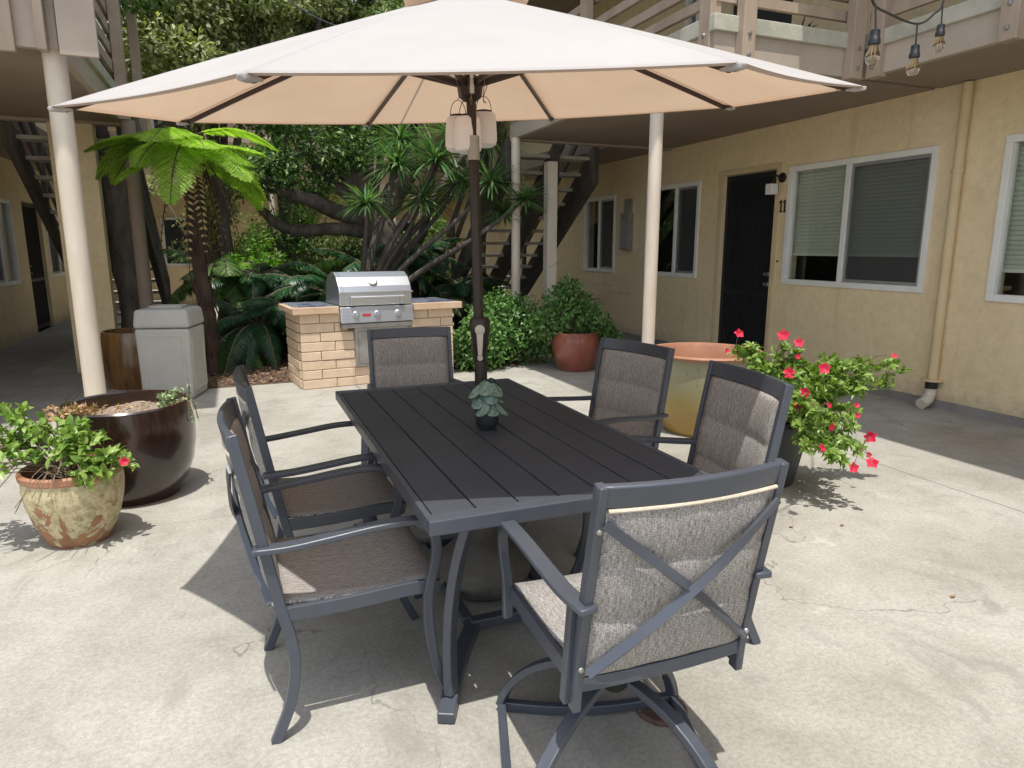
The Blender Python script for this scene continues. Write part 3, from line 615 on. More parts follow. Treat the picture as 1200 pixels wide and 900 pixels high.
wall_y(bb, 'upper_wall', 19.5, -3, 16, 2.86, 5.5, [(x, x+1.5, 4.0, 5.1) for x in (-1.6, 3.6, 9.4)], 'stucco')
for x in (-1.6, 3.6, 9.4):
    for z in (1.0, 4.0):
        z1 = z+(1.2 if z < 2 else 1.1)
        fr = MB().bb((x, 19.47, z), (x+1.5, 19.55, z+.06)).bb((x, 19.47, z1-.06), (x+1.5, 19.55, z1)).bb((x, 19.47, z+.06), (x+.06, 19.55, z1-.06)).bb((x+1.44, 19.47, z+.06), (x+1.5, 19.55, z1-.06)).bb((x+.72, 19.48, z+.06), (x+.78, 19.54, z1-.06)).build('window', 'white', bb)
        MB().bb((x+.06, 19.56, z+.06), (x+1.44, 19.57, z1-.06)).build('pane', 'black', fr)
for x in (1.2, 7): MB().bb((x, 19.55, 0), (x+.9, 19.6, 2.2)).build('door', 'blackdoor', bb)
MB().bb((-3, 18.2, 2.85), (16, 19.5, 3.05)).build('balcony_deck', 'soffit', bb)
for z in (3.4, 3.65, 3.9): MB().bb((-3, 18.2, z), (16, 18.25, z+.1)).build('rail', 'beam', bb)
for x in (-2, 1, 4, 7, 10): MB().lathe([(.07, 0), (.07, 4.1)], (x, 18.3, 0), 12).build('support_post', 'post', bb, smooth=True)
MB().bb((-3.5, 18.3, 5.5), (16, 21, 5.7)).build('roof', 'soffit', bb); fixp(bb)

# ------------------------------------------------------------------ stairs
def stairs(x0, x1, ytop, ybot, label, nst=15, mid=True):
    r = empty('staircase', ((x0+x1)/2, ybot, 0), label=label, cat='staircase')
    H = ZD+.05
    for i, x in enumerate((x0, (x0+x1)/2, x1-.09) if mid else (x0, x1-.09)):
        b = MB(); d = .30
        b.add([(xx, y, z) for xx in (x, x+.09) for (y, z) in ((ybot+.12, 0), (ybot-(.38 if mid else .2), 0), (ytop, H-(.55 if mid else .34)), (ytop, H-.02))], [(0, 1, 2, 3), (7, 6, 5, 4), (0, 4, 5, 1), (1, 5, 6, 2), (2, 6, 7, 3), (3, 7, 4, 0)])
        b.build('stringer', 'timber_dark', r, bevel=.006)
    for i in range(1, nst):
        t = i/nst; y = ybot+(ytop-ybot)*t; z = H*t
        MB().bb((x0+.09, y-.14, z-.045), (x1-.09, y+.13, z)).build('tread', 'timber_grey', r, bevel=.004)
    for x in (x0+.03, x1-.06):
        b = MB(); b.bar((x, ybot, .9), (x, ytop, H+.9), .05, .09); b.build('handrail', 'timber_dark', r)
        b = MB(); b.bar((x, ybot, .5), (x, ytop, H+.5), .04, .09); b.build('handrail', 'timber_dark', r)
        for k in (0, .33, .66): yy = ybot+(ytop-ybot)*k; MB().bb((x-.03, yy-.04, H*k), (x+.03, yy+.04, H*k+.95)).build('baluster', 'timber_dark', r)
    fixp(r); return r
stairs(3.45, 4.85, YF+.1, 12.6, 'dark timber open tread staircase rising behind the leafy hedge')
stairs(-2.25, -1.05, LF+.12, 13.8, 'dark timber open tread staircase on the left behind the grey bin', mid=False)

# ------------------------------------------------------------------ table
TX, TY = .925, 2.63; TW, TL, TH = .965, 1.86, .73
tb = empty('patio_table', (TX, TY, 0), 0, 'long charcoal metal patio table with slatted top under the umbrella', 'table')
hw, hl = TW/2, TL/2; bd = .055; th = .045
b = MB(); b.bb((-hw, -hl, TH-th), (hw, -hl+bd, TH)); b.bb((-hw, hl-bd, TH-th), (hw, hl, TH)); b.bb((-hw, -hl+bd, TH-th), (-hw+.02, hl-bd, TH)); b.bb((hw-.02, -hl+bd, TH-th), (hw, hl-bd, TH))
b.bb((-hw+.02, -.03, TH-th), (hw-.02, .03, TH-.02)); b.bb((-hw+.02, -.6, TH-th), (hw-.02, -.55, TH-.02)); b.bb((-hw+.02, .55, TH-th), (hw-.02, .6, TH-.02))
b.build('table_frame', 'frame', tb, bevel=.004)
npl = 7; pw = (TW-.04)/npl
for i in range(npl):
    x = -hw+.02+i*pw; MB().bb((x+.003, -hl+bd+.001, TH-.019), (x+pw-.003, hl-bd-.001, TH-.001)).build('plank', 'tabletop', tb, bevel=.0025)
for sx in (-1, 1):
    for sy in (-1, 1):
        b = MB(); b.sweep(bez((sx*.325, sy*.82, TH-th), (sx*.375, sy*.77, .50), (sx*.375, sy*.70, .28), (sx*.375, sy*.74, .055), 12), .03, .045, up=(sx, sy, 0)); b.build('leg', 'frame', tb, smooth=True, bevel=.003)
        b = MB(); b.sweep(spline([(sx*.415, sy*.81, .022), (sx*.31, sy*.60, .055), (sx*.17, sy*.36, .05)], 5), .055, .04); b.build('foot', 'frame', tb, bevel=.004)
b = MB(); b.bb((-.19, -.40, .04), (.19, -.355, .08)); b.bb((-.19, .355, .04), (.19, .40, .08)); b.bb((-.21, -.355, .045), (-.17, .355, .075)); b.bb((.17, -.355, .045), (.21, .355, .075)); b.build('stretcher', 'frame', tb, bevel=.004)

lv = LV(); n = 26; lv.add(T_DIA, np.c_[rng.uniform(-hw, hw, n)*.9, rng.uniform(-hl, hl, n)*.9, np.full(n, TH+.0015)], rdirs(n)*[1, 1, 0]+[1e-3, 0, 0], np.tile([0, 0, 1.], (n, 1)), .006, .003)
o = lv.build('leaf_litter', 'dry'); o.location = (TX, TY, 0); tag(o, 'tiny dry leaf crumbs scattered on the black tabletop', 'leaf litter', kind='stuff')
# small potted plant on table
pp = onz(574, 504, TH); pp = Vector((pp.x, pp.y+.03, TH))
pt = empty('table_plant', pp, 0, 'small silvery green leafy plant in a black pot standing on the table', 'potted plant')
MB().lathe([(.030, 0), (.040, .012), (.047, .035), (.048, .06), (.046, .068), (.043, .068), (.043, .058), (0, .056)], seg=32).build('pot', 'blackpot', pt, smooth=True)
MB().lathe([(.042, .062), (.038, .075), (.02, .08), (0, .08)], seg=24, cap0=False).build('moss', 'cream_cord', pt, smooth=True)
lvs = [(-.045, -.05, .085, 200), (.05, -.05, .08, 330), (.0, -.05, .13, 270), (-.05, -.02, .11, 215), (.05, .0, .12, 345), (-.03, .02, .17, 150), (.04, .03, .175, 50), (-.06, .0, .15, 190), (.035, -.03, .155, 290), (.06, .02, .14, 20), (-.01, .05, .15, 90), (.0, -.065, .085, 262), (-.02, -.035, .165, 240)]
hb = MB(); hs = MB()
for (x, y, z, az) in lvs:
    a = R(az+21.9*0); d = Vector((math.cos(a), math.sin(a), -1.0)).normalized(); sd = d.cross(Vector((0, 0, 1))).normalized(); up = sd.cross(d)
    c0 = Vector((x*1.0, y*1.0, z+.008)); ring = []
    for k in range(14):
        t = 2*PI*k/14; rr = 1-.18*math.cos(t)**2 if math.cos(t) > 0 else 1; u = .038*math.cos(t)*rr; v_ = .031*math.sin(t)*(1+.25*(-math.cos(t)))
        ring.append(c0+d*u+sd*v_+up*(-abs(v_)*.35-.0*u))
    hb.add([c0-d*.02*1+up*.002]+ring, [(0, 1+k, 1+(k+1) % 14) for k in range(14)])
    hs.tube([(0, 0, .06), (c0.x*.5, c0.y*.5, (c0.z+.06)*.55), tuple(c0-d*.03)], .0018, 6)
hb.build('leaves', 'lf_silver', pt, smooth=True); hs.build('stems', 'stem', pt)

# ------------------------------------------------------------------ umbrella
UC = Vector((.921, 2.72, 2.006)); UR = 1.411; TX_, TY_ = .078, .111
def utip(k): a = 4.041-k*PI/4; c, s = math.cos(a), math.sin(a); return Vector((UC.x+UR*c, UC.y+UR*s, UC.z+UR*(TX_*c+TY_*s)))
un = Vector((-TX_, -TY_, 1)).normalized(); APX = UC+un*.402
ub = empty('patio_umbrella', (TX, TY, 0), 0, 'large off white octagonal patio umbrella tilted over the dining table', 'umbrella')
J = Vector((.905, 2.655, 1.80))
MB().tube([(TX, TY+.01, .03), (.917, 2.645, 1.15), tuple(J)], .021, 20).build('pole', 'bronze', ub, smooth=True)
MB().tube([tuple(J), tuple(APX-un*.03)], .019, 16).build('upper_pole', 'bronze', ub, smooth=True)
MB().tube([(.905, 2.655, 1.795), (.904, 2.656, 1.885)], .0245, 20).build('sleeve', 'steel_dark', ub, smooth=True)
tips = [utip(k) for k in range(8)]
def ribpt(k, t, off=0.0):
    tp = tips[k]; p = APX.lerp(tp, t); return p+un*(.008*math.sin(PI*min(t, 1))*1+off)
NA, NR = 12, 20
b = MB(); vs = []; 
for i in range(NR+1):
    t = .045+(1-.045)*i/NR
    for k in range(8):
        for j in range(NA):
            s = j/NA; A = ribpt(k, t); C = ribpt((k+1) % 8, t); m = 4*s*(1-s)
            tt = t-.022*m*t**3; A = ribpt(k, tt); C = ribpt((k+1) % 8, tt); p = A.lerp(C, s)-un*(.014*m*t**1) 
            p += un*.0015*math.sin(5*s*PI+k*2+t*7)*t*(1-t)
            vs.append(p)
W = 8*NA; fcs = [(i*W+q, i*W+(q+1) % W, (i+1)*W+(q+1) % W, (i+1)*W+q) for i in range(NR) for q in range(W)]
b.add(vs, fcs); cano = b.build('canopy', 'canopy', ub, smooth=True)
uvl = cano.data.uv_layers.new(name='UVMap')
for pl_ in cano.data.polygons:
    ids = [cano.data.loops[li].vertex_index for li in pl_.loop_indices]; q0 = [i_ % W for i_ in ids]
    for li, i_, q_ in zip(pl_.loop_indices, ids, q0):
        u_ = (q_ % NA)/NA
        if u_ == 0 and any((z_ % NA) == NA-1 for z_ in q0): u_ = 1.0
        uvl.data[li].uv = (u_, (i_//W)/NR)
# hem band
b = MB(); lo = vs[NR*W:]; ring = []
for p in lo: ring.append(p)
b.add(ring+[p-un*.004+(UC-p).normalized()*.02 for p in ring], [(q, (q+1) % W, W+(q+1) % W, W+q) for q in range(W)]); b.build('hem', 'canopy', cano, smooth=True)
# corner pockets
for k in range(8):
    tp = tips[k]; d = (tp-UC).normalized(); sd = d.cross(un); b = MB()
    b.sweep([tp-d*.06-un*.010, tp-d*.03-un*.010, tp-un*.007, tp+d*.006-un*.003], [.026, .03, .024, .010], [.006, .014, .014, .008], up=un); b.build('corner_pocket', 'canopy', cano, smooth=True, bevel=.004)
# vent cap
b = MB(); vs2 = []
for i in range(5):
    t = .02+.16*i/4
    for k in range(8):
        for j in range(4): s = j/4; p = ribpt(k, t, .03+.012*(1-i/4)).lerp(ribpt((k+1) % 8, t, .03+.012*(1-i/4)), s); vs2.append(p+un*.006*math.sin(s*PI)*(i/4))
b.add(vs2+[APX+un*.05], [(i*32+q, i*32+(q+1) % 32, (i+1)*32+(q+1) % 32, (i+1)*32+q) for i in range(4) for q in range(32)]+[(160, (q+1) % 32, q) for q in range(32)]); b.build('vent', 'canopy', cano, smooth=True)
MB().lathe([(.03, 0), (.02, .02), (.012, .05), (.018, .06), (0, .075)], APX+un*.045, 16).build('finial', 'terra', ub, smooth=True)
RUN = Vector((.897, 2.665, 2.075))
MB().lathe([(.028, -.06), (.045, -.045), (.05, -.01), (.05, .015), (.03, .03)], RUN, 16, cap1=True).build('hub', 'bronze', ub, smooth=True)
for k in range(8):
    pts = [ribpt(k, t, -.020) for t in lerp_list(.03, .975, 12)]
    rb = MB().sweep(pts, .013, .019, up=un).build('rib', 'rib', ub, bevel=.002)
    MB().tube([tuple(ribpt(k, .955, -.02)), tuple(ribpt(k, .985, -.012))], .012, 10).build('rib_tip', 'rib', rb, smooth=True)
    dd = (tips[k]-UC).normalized(); MB().bar(RUN+dd*.04, ribpt(k, .40, -.03), .013, .020, up=un).build('strut', 'rib', ub)
# crank
hz = Vector((.9195, 2.64, 1.1))
b = MB(); prof = [(.024, 1.0), (.030, 1.04), (.040, 1.12), (.043, 1.165), (.034, 1.18)]
b.lathe([(r_, z) for r_, z in prof], (hz.x, hz.y, 0), 20, cap1=True); b.build('crank_housing', 'bronze', ub, smooth=True)
MB().lathe([(.0245, .86), (.026, .9), (.026, .99), (.024, 1.0)], (.9215, 2.638, 0), 20, cap1=True).build('pole_sleeve', 'bronze', ub, smooth=True)
vd = Vector((-.33, -.94, 0)).normalized(); sdv = Vector((-vd.y, vd.x, 0)); hc = hz+vd*.052
h = MB(); h.lathe([(.02, 0), (.02, .014), (.008, .018)], hc+Vector((0, 0, .035)), 18, cap1=True, mat=Matrix(((vd.y, 0, vd.x), (-vd.x, 0, vd.y), (0, 1, 0))))
h.sweep([hc+vd*.008+Vector((0, 0, .03)), hc+vd*.012+Vector((0, 0, -.02)), hc+vd*.014+Vector((0, 0, -.08))], [.028, .022, .014], [.012, .010, .010], up=vd)
h.tube([tuple(hc+vd*.008+Vector((0, 0, -.075))), tuple(hc+vd*.04+Vector((0, 0, -.075)))], .011, 12); h.build('crank_handle', 'plastic_beige', ub, smooth=True)
fixp(ub)
ubb = empty('umbrella_base', (TX, TY, 0), 0, 'weathered stone umbrella base on the ground under the table', 'umbrella base')
MB().lathe([(.15, 0), (.19, .03), (.205, .09), (.19, .15), (.14, .20), (.09, .23), (.05, .25), (.035, .28)], seg=40).build('weight', 'stonebase', ubb, smooth=True)
MB().lathe([(.032, .27), (.03, .42), (.024, .43)], seg=20, cap1=True).build('tube', 'bronze', ubb, smooth=True)

# lanterns
def lantern(p, label):
    r = empty('lantern', p, 0, label, 'lantern', 'frosted lanterns hung round the umbrella pole')
    MB().lathe([(.0, -.137), (.035, -.137), (.050, -.128), (.055, -.11), (.053, -.06), (.049, -.012), (.043, -.002), (.03, 0)], seg=28, cap0=False, cap1=True).build('lamp_shade', 'lantern', r, smooth=True)
    MB().lathe([(.034, 0), (.034, .007), (.01, .012)], seg=20, cap1=True).build('cap', 'bronze', r, smooth=True)
    pts = [(.034*math.cos(t), 0, .005+.06*math.sin(t)) for t in lerp_list(0, PI, 9)]
    MB().tube(pts, .0014, 6).build('hanger', 'bronze', r); return r
lc = Vector((.902, 2.66, 0))
for (x, y, dep, lb_) in [(548, 137, 2.68, 'frosted white lantern hanging in front of the umbrella pole, middle of the cluster'), (537, 137, 2.80, 'frosted white lantern hanging leftmost of the cluster on the pole'), (567, 132, 2.85, 'frosted white lantern hanging rightmost and highest of the cluster')]:
    lantern(atd(x, y, dep), lb_)
wr = empty('wire_loop', (.9, 2.6, 2.0), 0, 'twisted wires and clip tied round the umbrella hub', 'wire')
b = MB()
for (dx, dy, z0, z1) in [(-.06, -.03, 2.12, 2.03), (.03, -.05, 2.12, 2.02), (-.02, -.05, 2.10, 2.01), (.055, 0, 2.1, 2.03)]:
    b.tube(spline([(.9+dx*.6, 2.66+dy*.6, z0), (.9+dx*1.2, 2.66+dy, (z0+z1)/2+.02), (.9+dx*.9, 2.66+dy*1.2, z1), (.9+dx*1.1, 2.66+dy*1.1, z1-.02)], 5), .0016, 6)
b.tube([(.9-.02+.004*math.sin(i*1.3), 2.61+.004*math.cos(i*1.3), 2.16-.012*i) for i in range(14)], .003, 6); b.build('wire', 'stem', wr)
MB().box((.884, 2.605, 2.055), (.016, .012, .05)).tube([(.884, 2.605, 2.08), (.884, 2.605, 2.10)], .008, 8).build('clip', 'steel', wr, bevel=.003); fixp(wr)

# ------------------------------------------------------------------ chairs
def uvgrid(name, grid, us, vs_, mat, parent, thick=.012):
    """grid[i][j] points -> padded sheet with UVs in metres"""
    ni, nj = len(grid), len(grid[0]); me = bpy.data.meshes.new(name); V = [p for row in grid for p in row]; F = [(i*nj+j, i*nj+j+1, (i+1)*nj+j+1, (i+1)*nj+j) for i in range(ni-1) for j in range(nj-1)]
    me.from_pydata([tuple(v) for v in V], [], F); uv = me.uv_layers.new(name='UVMap')
    for l in me.loops: i, j = divmod(l.vertex_index, nj); uv.data[l.index].uv = (us[j], vs_[i])
    me.polygons.foreach_set('use_smooth', [True]*len(F)); me.materials.append(M[mat]); o = bpy.data.objects.new(name, me); COL.objects.link(o); o.parent = parent
    s = o.modifiers.new('thick', 'SOLIDIFY'); s.thickness = thick; s.offset = 0; return o
HWC = .252; LEAN = [.105]
def back_y(z, x=0):   # back plane position (y) for a height, curved inward
    t = (z-.38)/(.96-.38); return -.225-LEAN[0]*t
def make_chair(swivel=False):
    r = empty('swivel_patio_chair' if swivel else 'patio_chair')
    W = HWC-.015 if swivel else HWC; LEAN[0] = .105
    # side stiles continuing into rear legs
    for s in (-1, 1):
        top = [(s*W, back_y(.96), .96), (s*W, back_y(.8), .8), (s*W, back_y(.6), .6), (s*W, back_y(.42), .42)]
        if swivel: pts = top+[(s*W, -.222, .33)]
        else: pts = top+[(s*W, -.212, .33), (s*W, -.205, .24), (s*(W+.004), -.225, .12), (s*(W+.008), -.275, .0)]
        pts = spline(pts, 5); n = len(pts)
        MB().sweep(pts, .022, [.032]*n, up=(0, 1, 0)).build('back_stile' if swivel else 'rear_leg', 'frame', r, smooth=True, bevel=.003)
    # top rail, bowed
    pts = [(x, back_y(.93)-.030*(1-(x/W)**2), .93) for x in lerp_list(-W-.01, W+.01, 13)]
    MB().sweep(pts, .02, .062, up=(0, -.22, 1)).build('top_rail', 'frame', r, smooth=True, bevel=.004)
    # lower back rail
    pts = [(x, back_y(.40)-.012*(1-(x/W)**2), .395) for x in lerp_list(-W+.01, W-.01, 7)]
    MB().sweep(pts, .022, .035, up=(0, 0, 1)).build('lower_rail', 'frame', r, bevel=.003)
    # X brace on the back
    for s in (-1, 1):
        pts = [(s*W*(1-2*t)*.95, back_y(.86-.42*t)-.022-.036*math.sin(PI*t)-(.009 if s > 0 else 0), .86-.42*t) for t in lerp_list(0, 1, 11)]
        MB().sweep(pts, .008, .024, up=(s*.6, 0, .8)).build('brace', 'frame', r, smooth=True)
    # sling back, padded in three
    nz, nx = 54, 13; g = []; xs = lerp_list(-W+.014, W-.014, nx); us = xs+[x+.7 for x in reversed(xs)]+[xs[0]]; vv = []
    for i in range(nz):
        t = i/(nz-1); z = .41+.49*t; vv.append(z); fr_, bk_ = [], []
        puff = .021*abs(math.sin(PI*t*3))**.35
        for x in xs:
            e = 1-(x/W)**2; m_ = back_y(z)-.022*e*min(1, t*3+.2); q_ = min(1, e*3.5)*(puff+.0015*math.sin(x*47+z*31))+.004
            fr_.append((x, m_+q_*.8, z)); bk_.append((x, m_-q_*.8, z))
        row = fr_+bk_[::-1]; g.append(row+[row[0]])
    uvgrid('backrest', g, us, vv, 'sling', r, .003)
    # cream cord along the top of the sling
    MB().tube([(x, back_y(.895)-.024*(1-(x/W)**2)-.014, .894) for x in lerp_list(-W+.015, W-.015, 13)], .0055, 8).build('cord', 'cream_cord', r, smooth=True)
    b = MB()
    for s in (-1, 1):
        for z in (.445, .84): b.lathe([(.0, .007), (.006, .005), (.008, 0)], (s*W, back_y(z)-.016, z), 8, cap0=False, mat=Matrix.Rotation(R(90), 3, 'X'))
    b.build('bolts', 'steel_dark', r, smooth=True)
    # seat rails
    b = MB()
    for s in (-1, 1): b.sweep(spline([(s*W, -.235, .405), (s*W, -.05, .405), (s*W, .16, .415), (s*W, .245, .405)], 4), .017, .045)
    b.bb((-W, .215, .375), (W, .24, .40)); b.build('seat_frame', 'frame', r, bevel=.003)
    ny = 16; g = []; vv = []; us = lerp_list(-W+.013, W-.013, 11)
    for i in range(ny):
        t = i/(ny-1); y = -.225+.485*t; vv.append(y); z0 = .437-.018*math.sin(PI*min(t, 1))+(-.03*((t-.82)/.18)**2 if t > .82 else 0)
        g.append([(x, y, z0-.008*(1-(x/W)**2)) for x in us])
    uvgrid('seat', g, us, vv, 'sling', r, .012)
    # arms
    for s in (-1, 1):
        xa = s*(W+.018)
        pts = spline([(s*(W+.004), back_y(.62)-.03, .618), (xa, -.20, .622), (xa+s*.004, -.08, .634), (xa+s*.006, .06, .648), (xa+s*.004, .185, .648)], 5)
        a = MB(); a.sweep(pts, .046, .018); a.build('armrest', 'frame', r, smooth=True, bevel=.004)
        if swivel:
            f = spline([(xa, .17, .648), (xa, .225, .60), (xa-s*.004, .235, .53), (xa-s*.004, .205, .45), (xa-s*.004, .20, .345)], 5)
            MB().sweep(f, .028, .022, up=(0, 1, 0)).build('arm_support', 'frame', r, smooth=True, bevel=.003)
            MB().bar((xa-s*.008, back_y(.6)+.03, .62), (xa-s*.008, -.20, .34), .03, .026, up=(0, 1, 0)).build('arm_support', 'frame', r, bevel=.003)
        else:
            f = spline([(xa, .17, .648), (xa, .222, .60), (xa-s*.004, .232, .52), (xa-s*.006, .205, .40), (xa-s*.006, .205, .26), (xa-s*.002, .232, .12), (xa, .285, 0)], 5)
            MB().sweep(f, .024, .03, up=(0, 1, 0)).build('front_leg', 'frame', r, smooth=True, bevel=.003)
    if swivel:
        MB().bb((-.13, -.12, .345), (.13, .12, .372)).bb((-W, -.13, .372), (W, -.09, .395)).bb((-W, .09, .372), (W, .13, .395)).build('seat_plate', 'frame', r, bevel=.003)
        MB().lathe([(.03, .20), (.05, .22), (.06, .295), (.10, .315), (.115, .345)], seg=32, cap1=True).build('swivel_hub', 'black', r, smooth=True)
        oc_ = Vector((-.05, -.05, 0)); cs = [oc_+Vector(q) for q in ((-.185, .35, 0), (-.35, -.185, 0), (.185, -.35, 0), (.35, .185, 0))]
        for c in cs:
            d = c-oc_; a_ = oc_*.3
            MB().sweep(bez((a_.x+d.x*.15, a_.y+d.y*.15, .275), (a_.x+d.x*.55, a_.y+d.y*.55, .25), (oc_.x+d.x*.93, oc_.y+d.y*.93, .15), (c.x, c.y, .022), 12), .036, .024).build('base_leg', 'frame', r, smooth=True, bevel=.003)
        for i in range(4):
            a, c = cs[i], cs[(i+1) % 4]; k_ = .72 if i == 3 else 1.0; m = oc_+((a+c)*.5-oc_)*k_; pts = bez((a.x, a.y, .02), (a.lerp(m, .75).x, a.lerp(m, .75).y, .024), (c.lerp(m, .75).x, c.lerp(m, .75).y, .024), (c.x, c.y, .02), 12)
            MB().sweep(pts, .026, .03).build('base_rail', 'frame', r, smooth=True, bevel=.003)
        for ch in r.children:
            if ch.name.startswith('base_'): continue
            for vtx in ch.data.vertices:
                z = vtx.co.z; f = z/.4 if z < .4 else (1 if z < .62 else 1-.75*(z-.62)/.33); vtx.co.z = z+.045*f
    return r
ch0 = make_chair(); chs = make_chair(True)
GC = 'padded sling chairs around the patio table'
def place(o, x, y, deg, label):  # deg: direction the chair faces, 0 = +Y
    o.location = (x, y, 0); o.rotation_euler = (0, 0, R(deg)); tag(o, label, 'chair', GC)
place(ch0, .29, 2.20, -90, 'grey sling patio chair on the left side of the table nearest the camera')
place(copy_tree(ch0), .335, 2.89, -88, 'grey sling patio chair on the left side of the table farther from the camera')
place(copy_tree(ch0), .985, 3.90, 177, 'grey sling patio chair at the far end of the table before the barbecue')
place(copy_tree(ch0), 1.65, 3.05, 103, 'grey sling patio chair on the right side in front of the ochre planter')
_r2 = copy_tree(ch0); place(_r2, 1.485, 2.13, 81, 'grey sling patio chair on the right side with a sunlit stripe on its back'); _r2.scale = (1.03, 1.03, 1.03)
place(chs, .927, 1.522, -1, 'swivel patio chair at the near end of the table, its crossed back bars facing us')

# ------------------------------------------------------------------ pots and their plants
def pot_obj(name, loc, prof, mat, label, cat='planter', soil_z=None, soil_r=None, soil='soil', seg=64, group=None):
    r = empty(name, loc, 0, label, cat, group)
    MB().lathe(prof, seg=seg).build('pot', mat, r, smooth=True)
    if soil_z:
        b = MB(); rings = 8; vs = [(0, 0, soil_z+.012)]; sg = 40
        for i in range(1, rings+1):
            for k in range(sg): a = 2*PI*k/sg; rr = soil_r*i/rings; vs.append((rr*math.cos(a), rr*math.sin(a), soil_z+.012*math.sin(rr*23+k*.7)+random.uniform(-.006, .008)))
        fs_ = [(0, 1+k, 1+(k+1) % sg) for k in range(sg)]+[(1+(i-1)*sg+k, 1+i*sg+k, 1+i*sg+(k+1) % sg, 1+(i-1)*sg+(k+1) % sg) for i in range(1, rings) for k in range(sg)]
        b.add(vs, fs_); b.build('soil', soil, r, smooth=True)
    return r
# large brown pot
bp = pot_obj('glazed_planter', (-.645, 4.50, 0), [(.22, 0), (.245, .0), (.255, .035), (.30, .10), (.338, .20), (.358, .32), (.36, .44), (.348, .53), (.345, .56), (.335, .57), (.322, .562), (.322, .50), (.31, .42)], 'brown_glaze', 'large glossy dark brown planter with dried plants next to the left post', soil_z=.485, soil_r=.325)
lv = LV()
cl = [(-.24+rng.normal()*.06, -.13+rng.normal()*.05, .52+rng.uniform(0, .07)) for _ in range(60)]
rosettes(lv, cl, rdirs(60)*[1, 1, .4]+[0, 0, .5], 9, .032, .017, T_DIA, 1.0); lv.build('dried_plant', 'dry', bp)
lv = LV(); n = 260; a = rng.uniform(0, 2*PI, n); q = np.sqrt(rng.uniform(0, 1, n))*.30
lv.add(T_DIA, np.c_[q*np.cos(a), q*np.sin(a), np.full(n, .502)], rdirs(n)*[1, 1, .2], rdirs(n)*.3+[0, 0, 1], rng.uniform(.015, .04, n), rng.uniform(.008, .016, n)); lv.build('dry_leaves', 'dry', bp)
lv = LV(); cl = [(.22+rng.normal()*.025, .0+rng.normal()*.03, .53+rng.uniform(0, .09)) for _ in range(26)]
rosettes(lv, cl, rdirs(26)*[1, 1, .5]+[0, 0, .6], 9, .03, .022, T_LEAF, 1.0); lv.build('succulent', 'succ', bp)
b = MB(); lv = LV()
for (x0, y0, x1, y1, z1) in [(.26, 0, .38, -.05, .44), (.24, -.06, .36, -.12, .45), (.26, .05, .34, .05, .64), (.23, .0, .33, -.08, .52)]:
    pts = spline([(x0, y0, .53), ((x0+x1)/2+.03, (y0+y1)/2, .57), (x1, y1, z1)], 5); b.tube(pts, .003, 6)
    for p in pts[2:]: rosettes(lv, [tuple(p)], [(0, 0, 1)], 5, .02, .014, T_DIA, 1)
b.build('trailing_stems', 'stem', bp); lv.build('trailing_leaves', 'succ', bp)
def flower(p, d, s=.03):
    """five petalled flower with a throat tube"""
    d = Vector(d).normalized(); a = d.orthogonal().normalized(); c = d.cross(a); lv = LV(); pos = []; dd = []; nn = []
    for k in range(5):
        t = 2*PI*k/5; o = a*math.cos(t)+c*math.sin(t); pos.append(tuple(Vector(p)+o*s*.03)); dd.append(tuple(o+d*random.uniform(.1, .6)+a*random.uniform(-.15, .15))); nn.append(tuple(d-o*.3+a*random.uniform(-.4, .4)))
    lv.add(T_LEAF, pos, dd, nn, s, s*.95)
    return lv
def shrub(root, base, tips_, leafs, k, ln, wd, mat, stem_r=.006, T=T_LEAF, side=2):
    """woody stems from the base to each tip with leaf rosettes at the tips and along the outer part"""
    b = MB(); lv = LV()
    for tp in tips_:
        tp = Vector(tp); ba = Vector(base)+Vector((random.uniform(-.05, .05), random.uniform(-.05, .05), 0)); mid = ba.lerp(tp, .5)+Vector((random.uniform(-.06, .06), random.uniform(-.06, .06), random.uniform(.0, .12)))
        pts = spline([ba, mid, tp], 6); b.tube(pts, lerp_list(stem_r, stem_r*.35, len(pts)), 6)
        d = (pts[-1]-pts[-3]).normalized(); rosettes(lv, [tuple(tp)], [tuple(d+Vector((0, 0, .4)))], k, ln, wd, T, .8)
        for q in pts[int(len(pts)*.45):-1]:
            for _ in range(side):
                off = Vector((random.gauss(0, 1), random.gauss(0, 1), random.gauss(0, .7))).normalized(); qq = q+off*random.uniform(.02, .07)
                rosettes(lv, [tuple(qq)], [tuple(off+Vector((0, 0, .5)))], max(3, k*.5), ln, wd, T, .8)
    b.build('stems', 'stem', root, smooth=True); lv.build('foliage', mat, root)
# terracotta mottled pot with mandevilla
tp = pot_obj('glazed_planter', (-.825, 3.87, 0), [(.11, 0), (.135, 0), (.152, .03), (.19, .12), (.216, .22), (.224, .29), (.221, .345)], 'mottled', 'small mottled cream and terracotta planter with green shrub at the left edge', soil_z=.33, soil_r=.205, soil='soil_dark')
MB().lathe([(.221, .343), (.23, .352), (.232, .378), (.222, .388), (.21, .385), (.206, .36), (.206, .30)], cap0=False, seg=64).build('rim', 'terra', tp, smooth=True)
tpl = [(-.42, .05, .62), (-.35, -.1, .50), (-.45, .12, .48), (-.30, .1, .70), (-.38, .0, .56), (-.22, .05, .66), (-.12, -.1, .58), (-.48, -.05, .42), (-.3, -.18, .44), (.02, -.12, .58), (.10, -.15, .53), (.18, -.16, .48), (.24, -.12, .44), (.2, -.2, .40), (.08, -.22, .46), (.05, -.02, .60), (.26, -.05, .38), (-.55, .1, .55), (-.6, .0, .46), (-.52, .2, .58), (.16, .02, .52), (.0, -.22, .52), (-.02, .1, .58), (.12, -.24, .36)]
shrub(tp, (0, 0, .34), tpl, None, 9, .055, .030, 'lf_mand', .005)
b = MB()
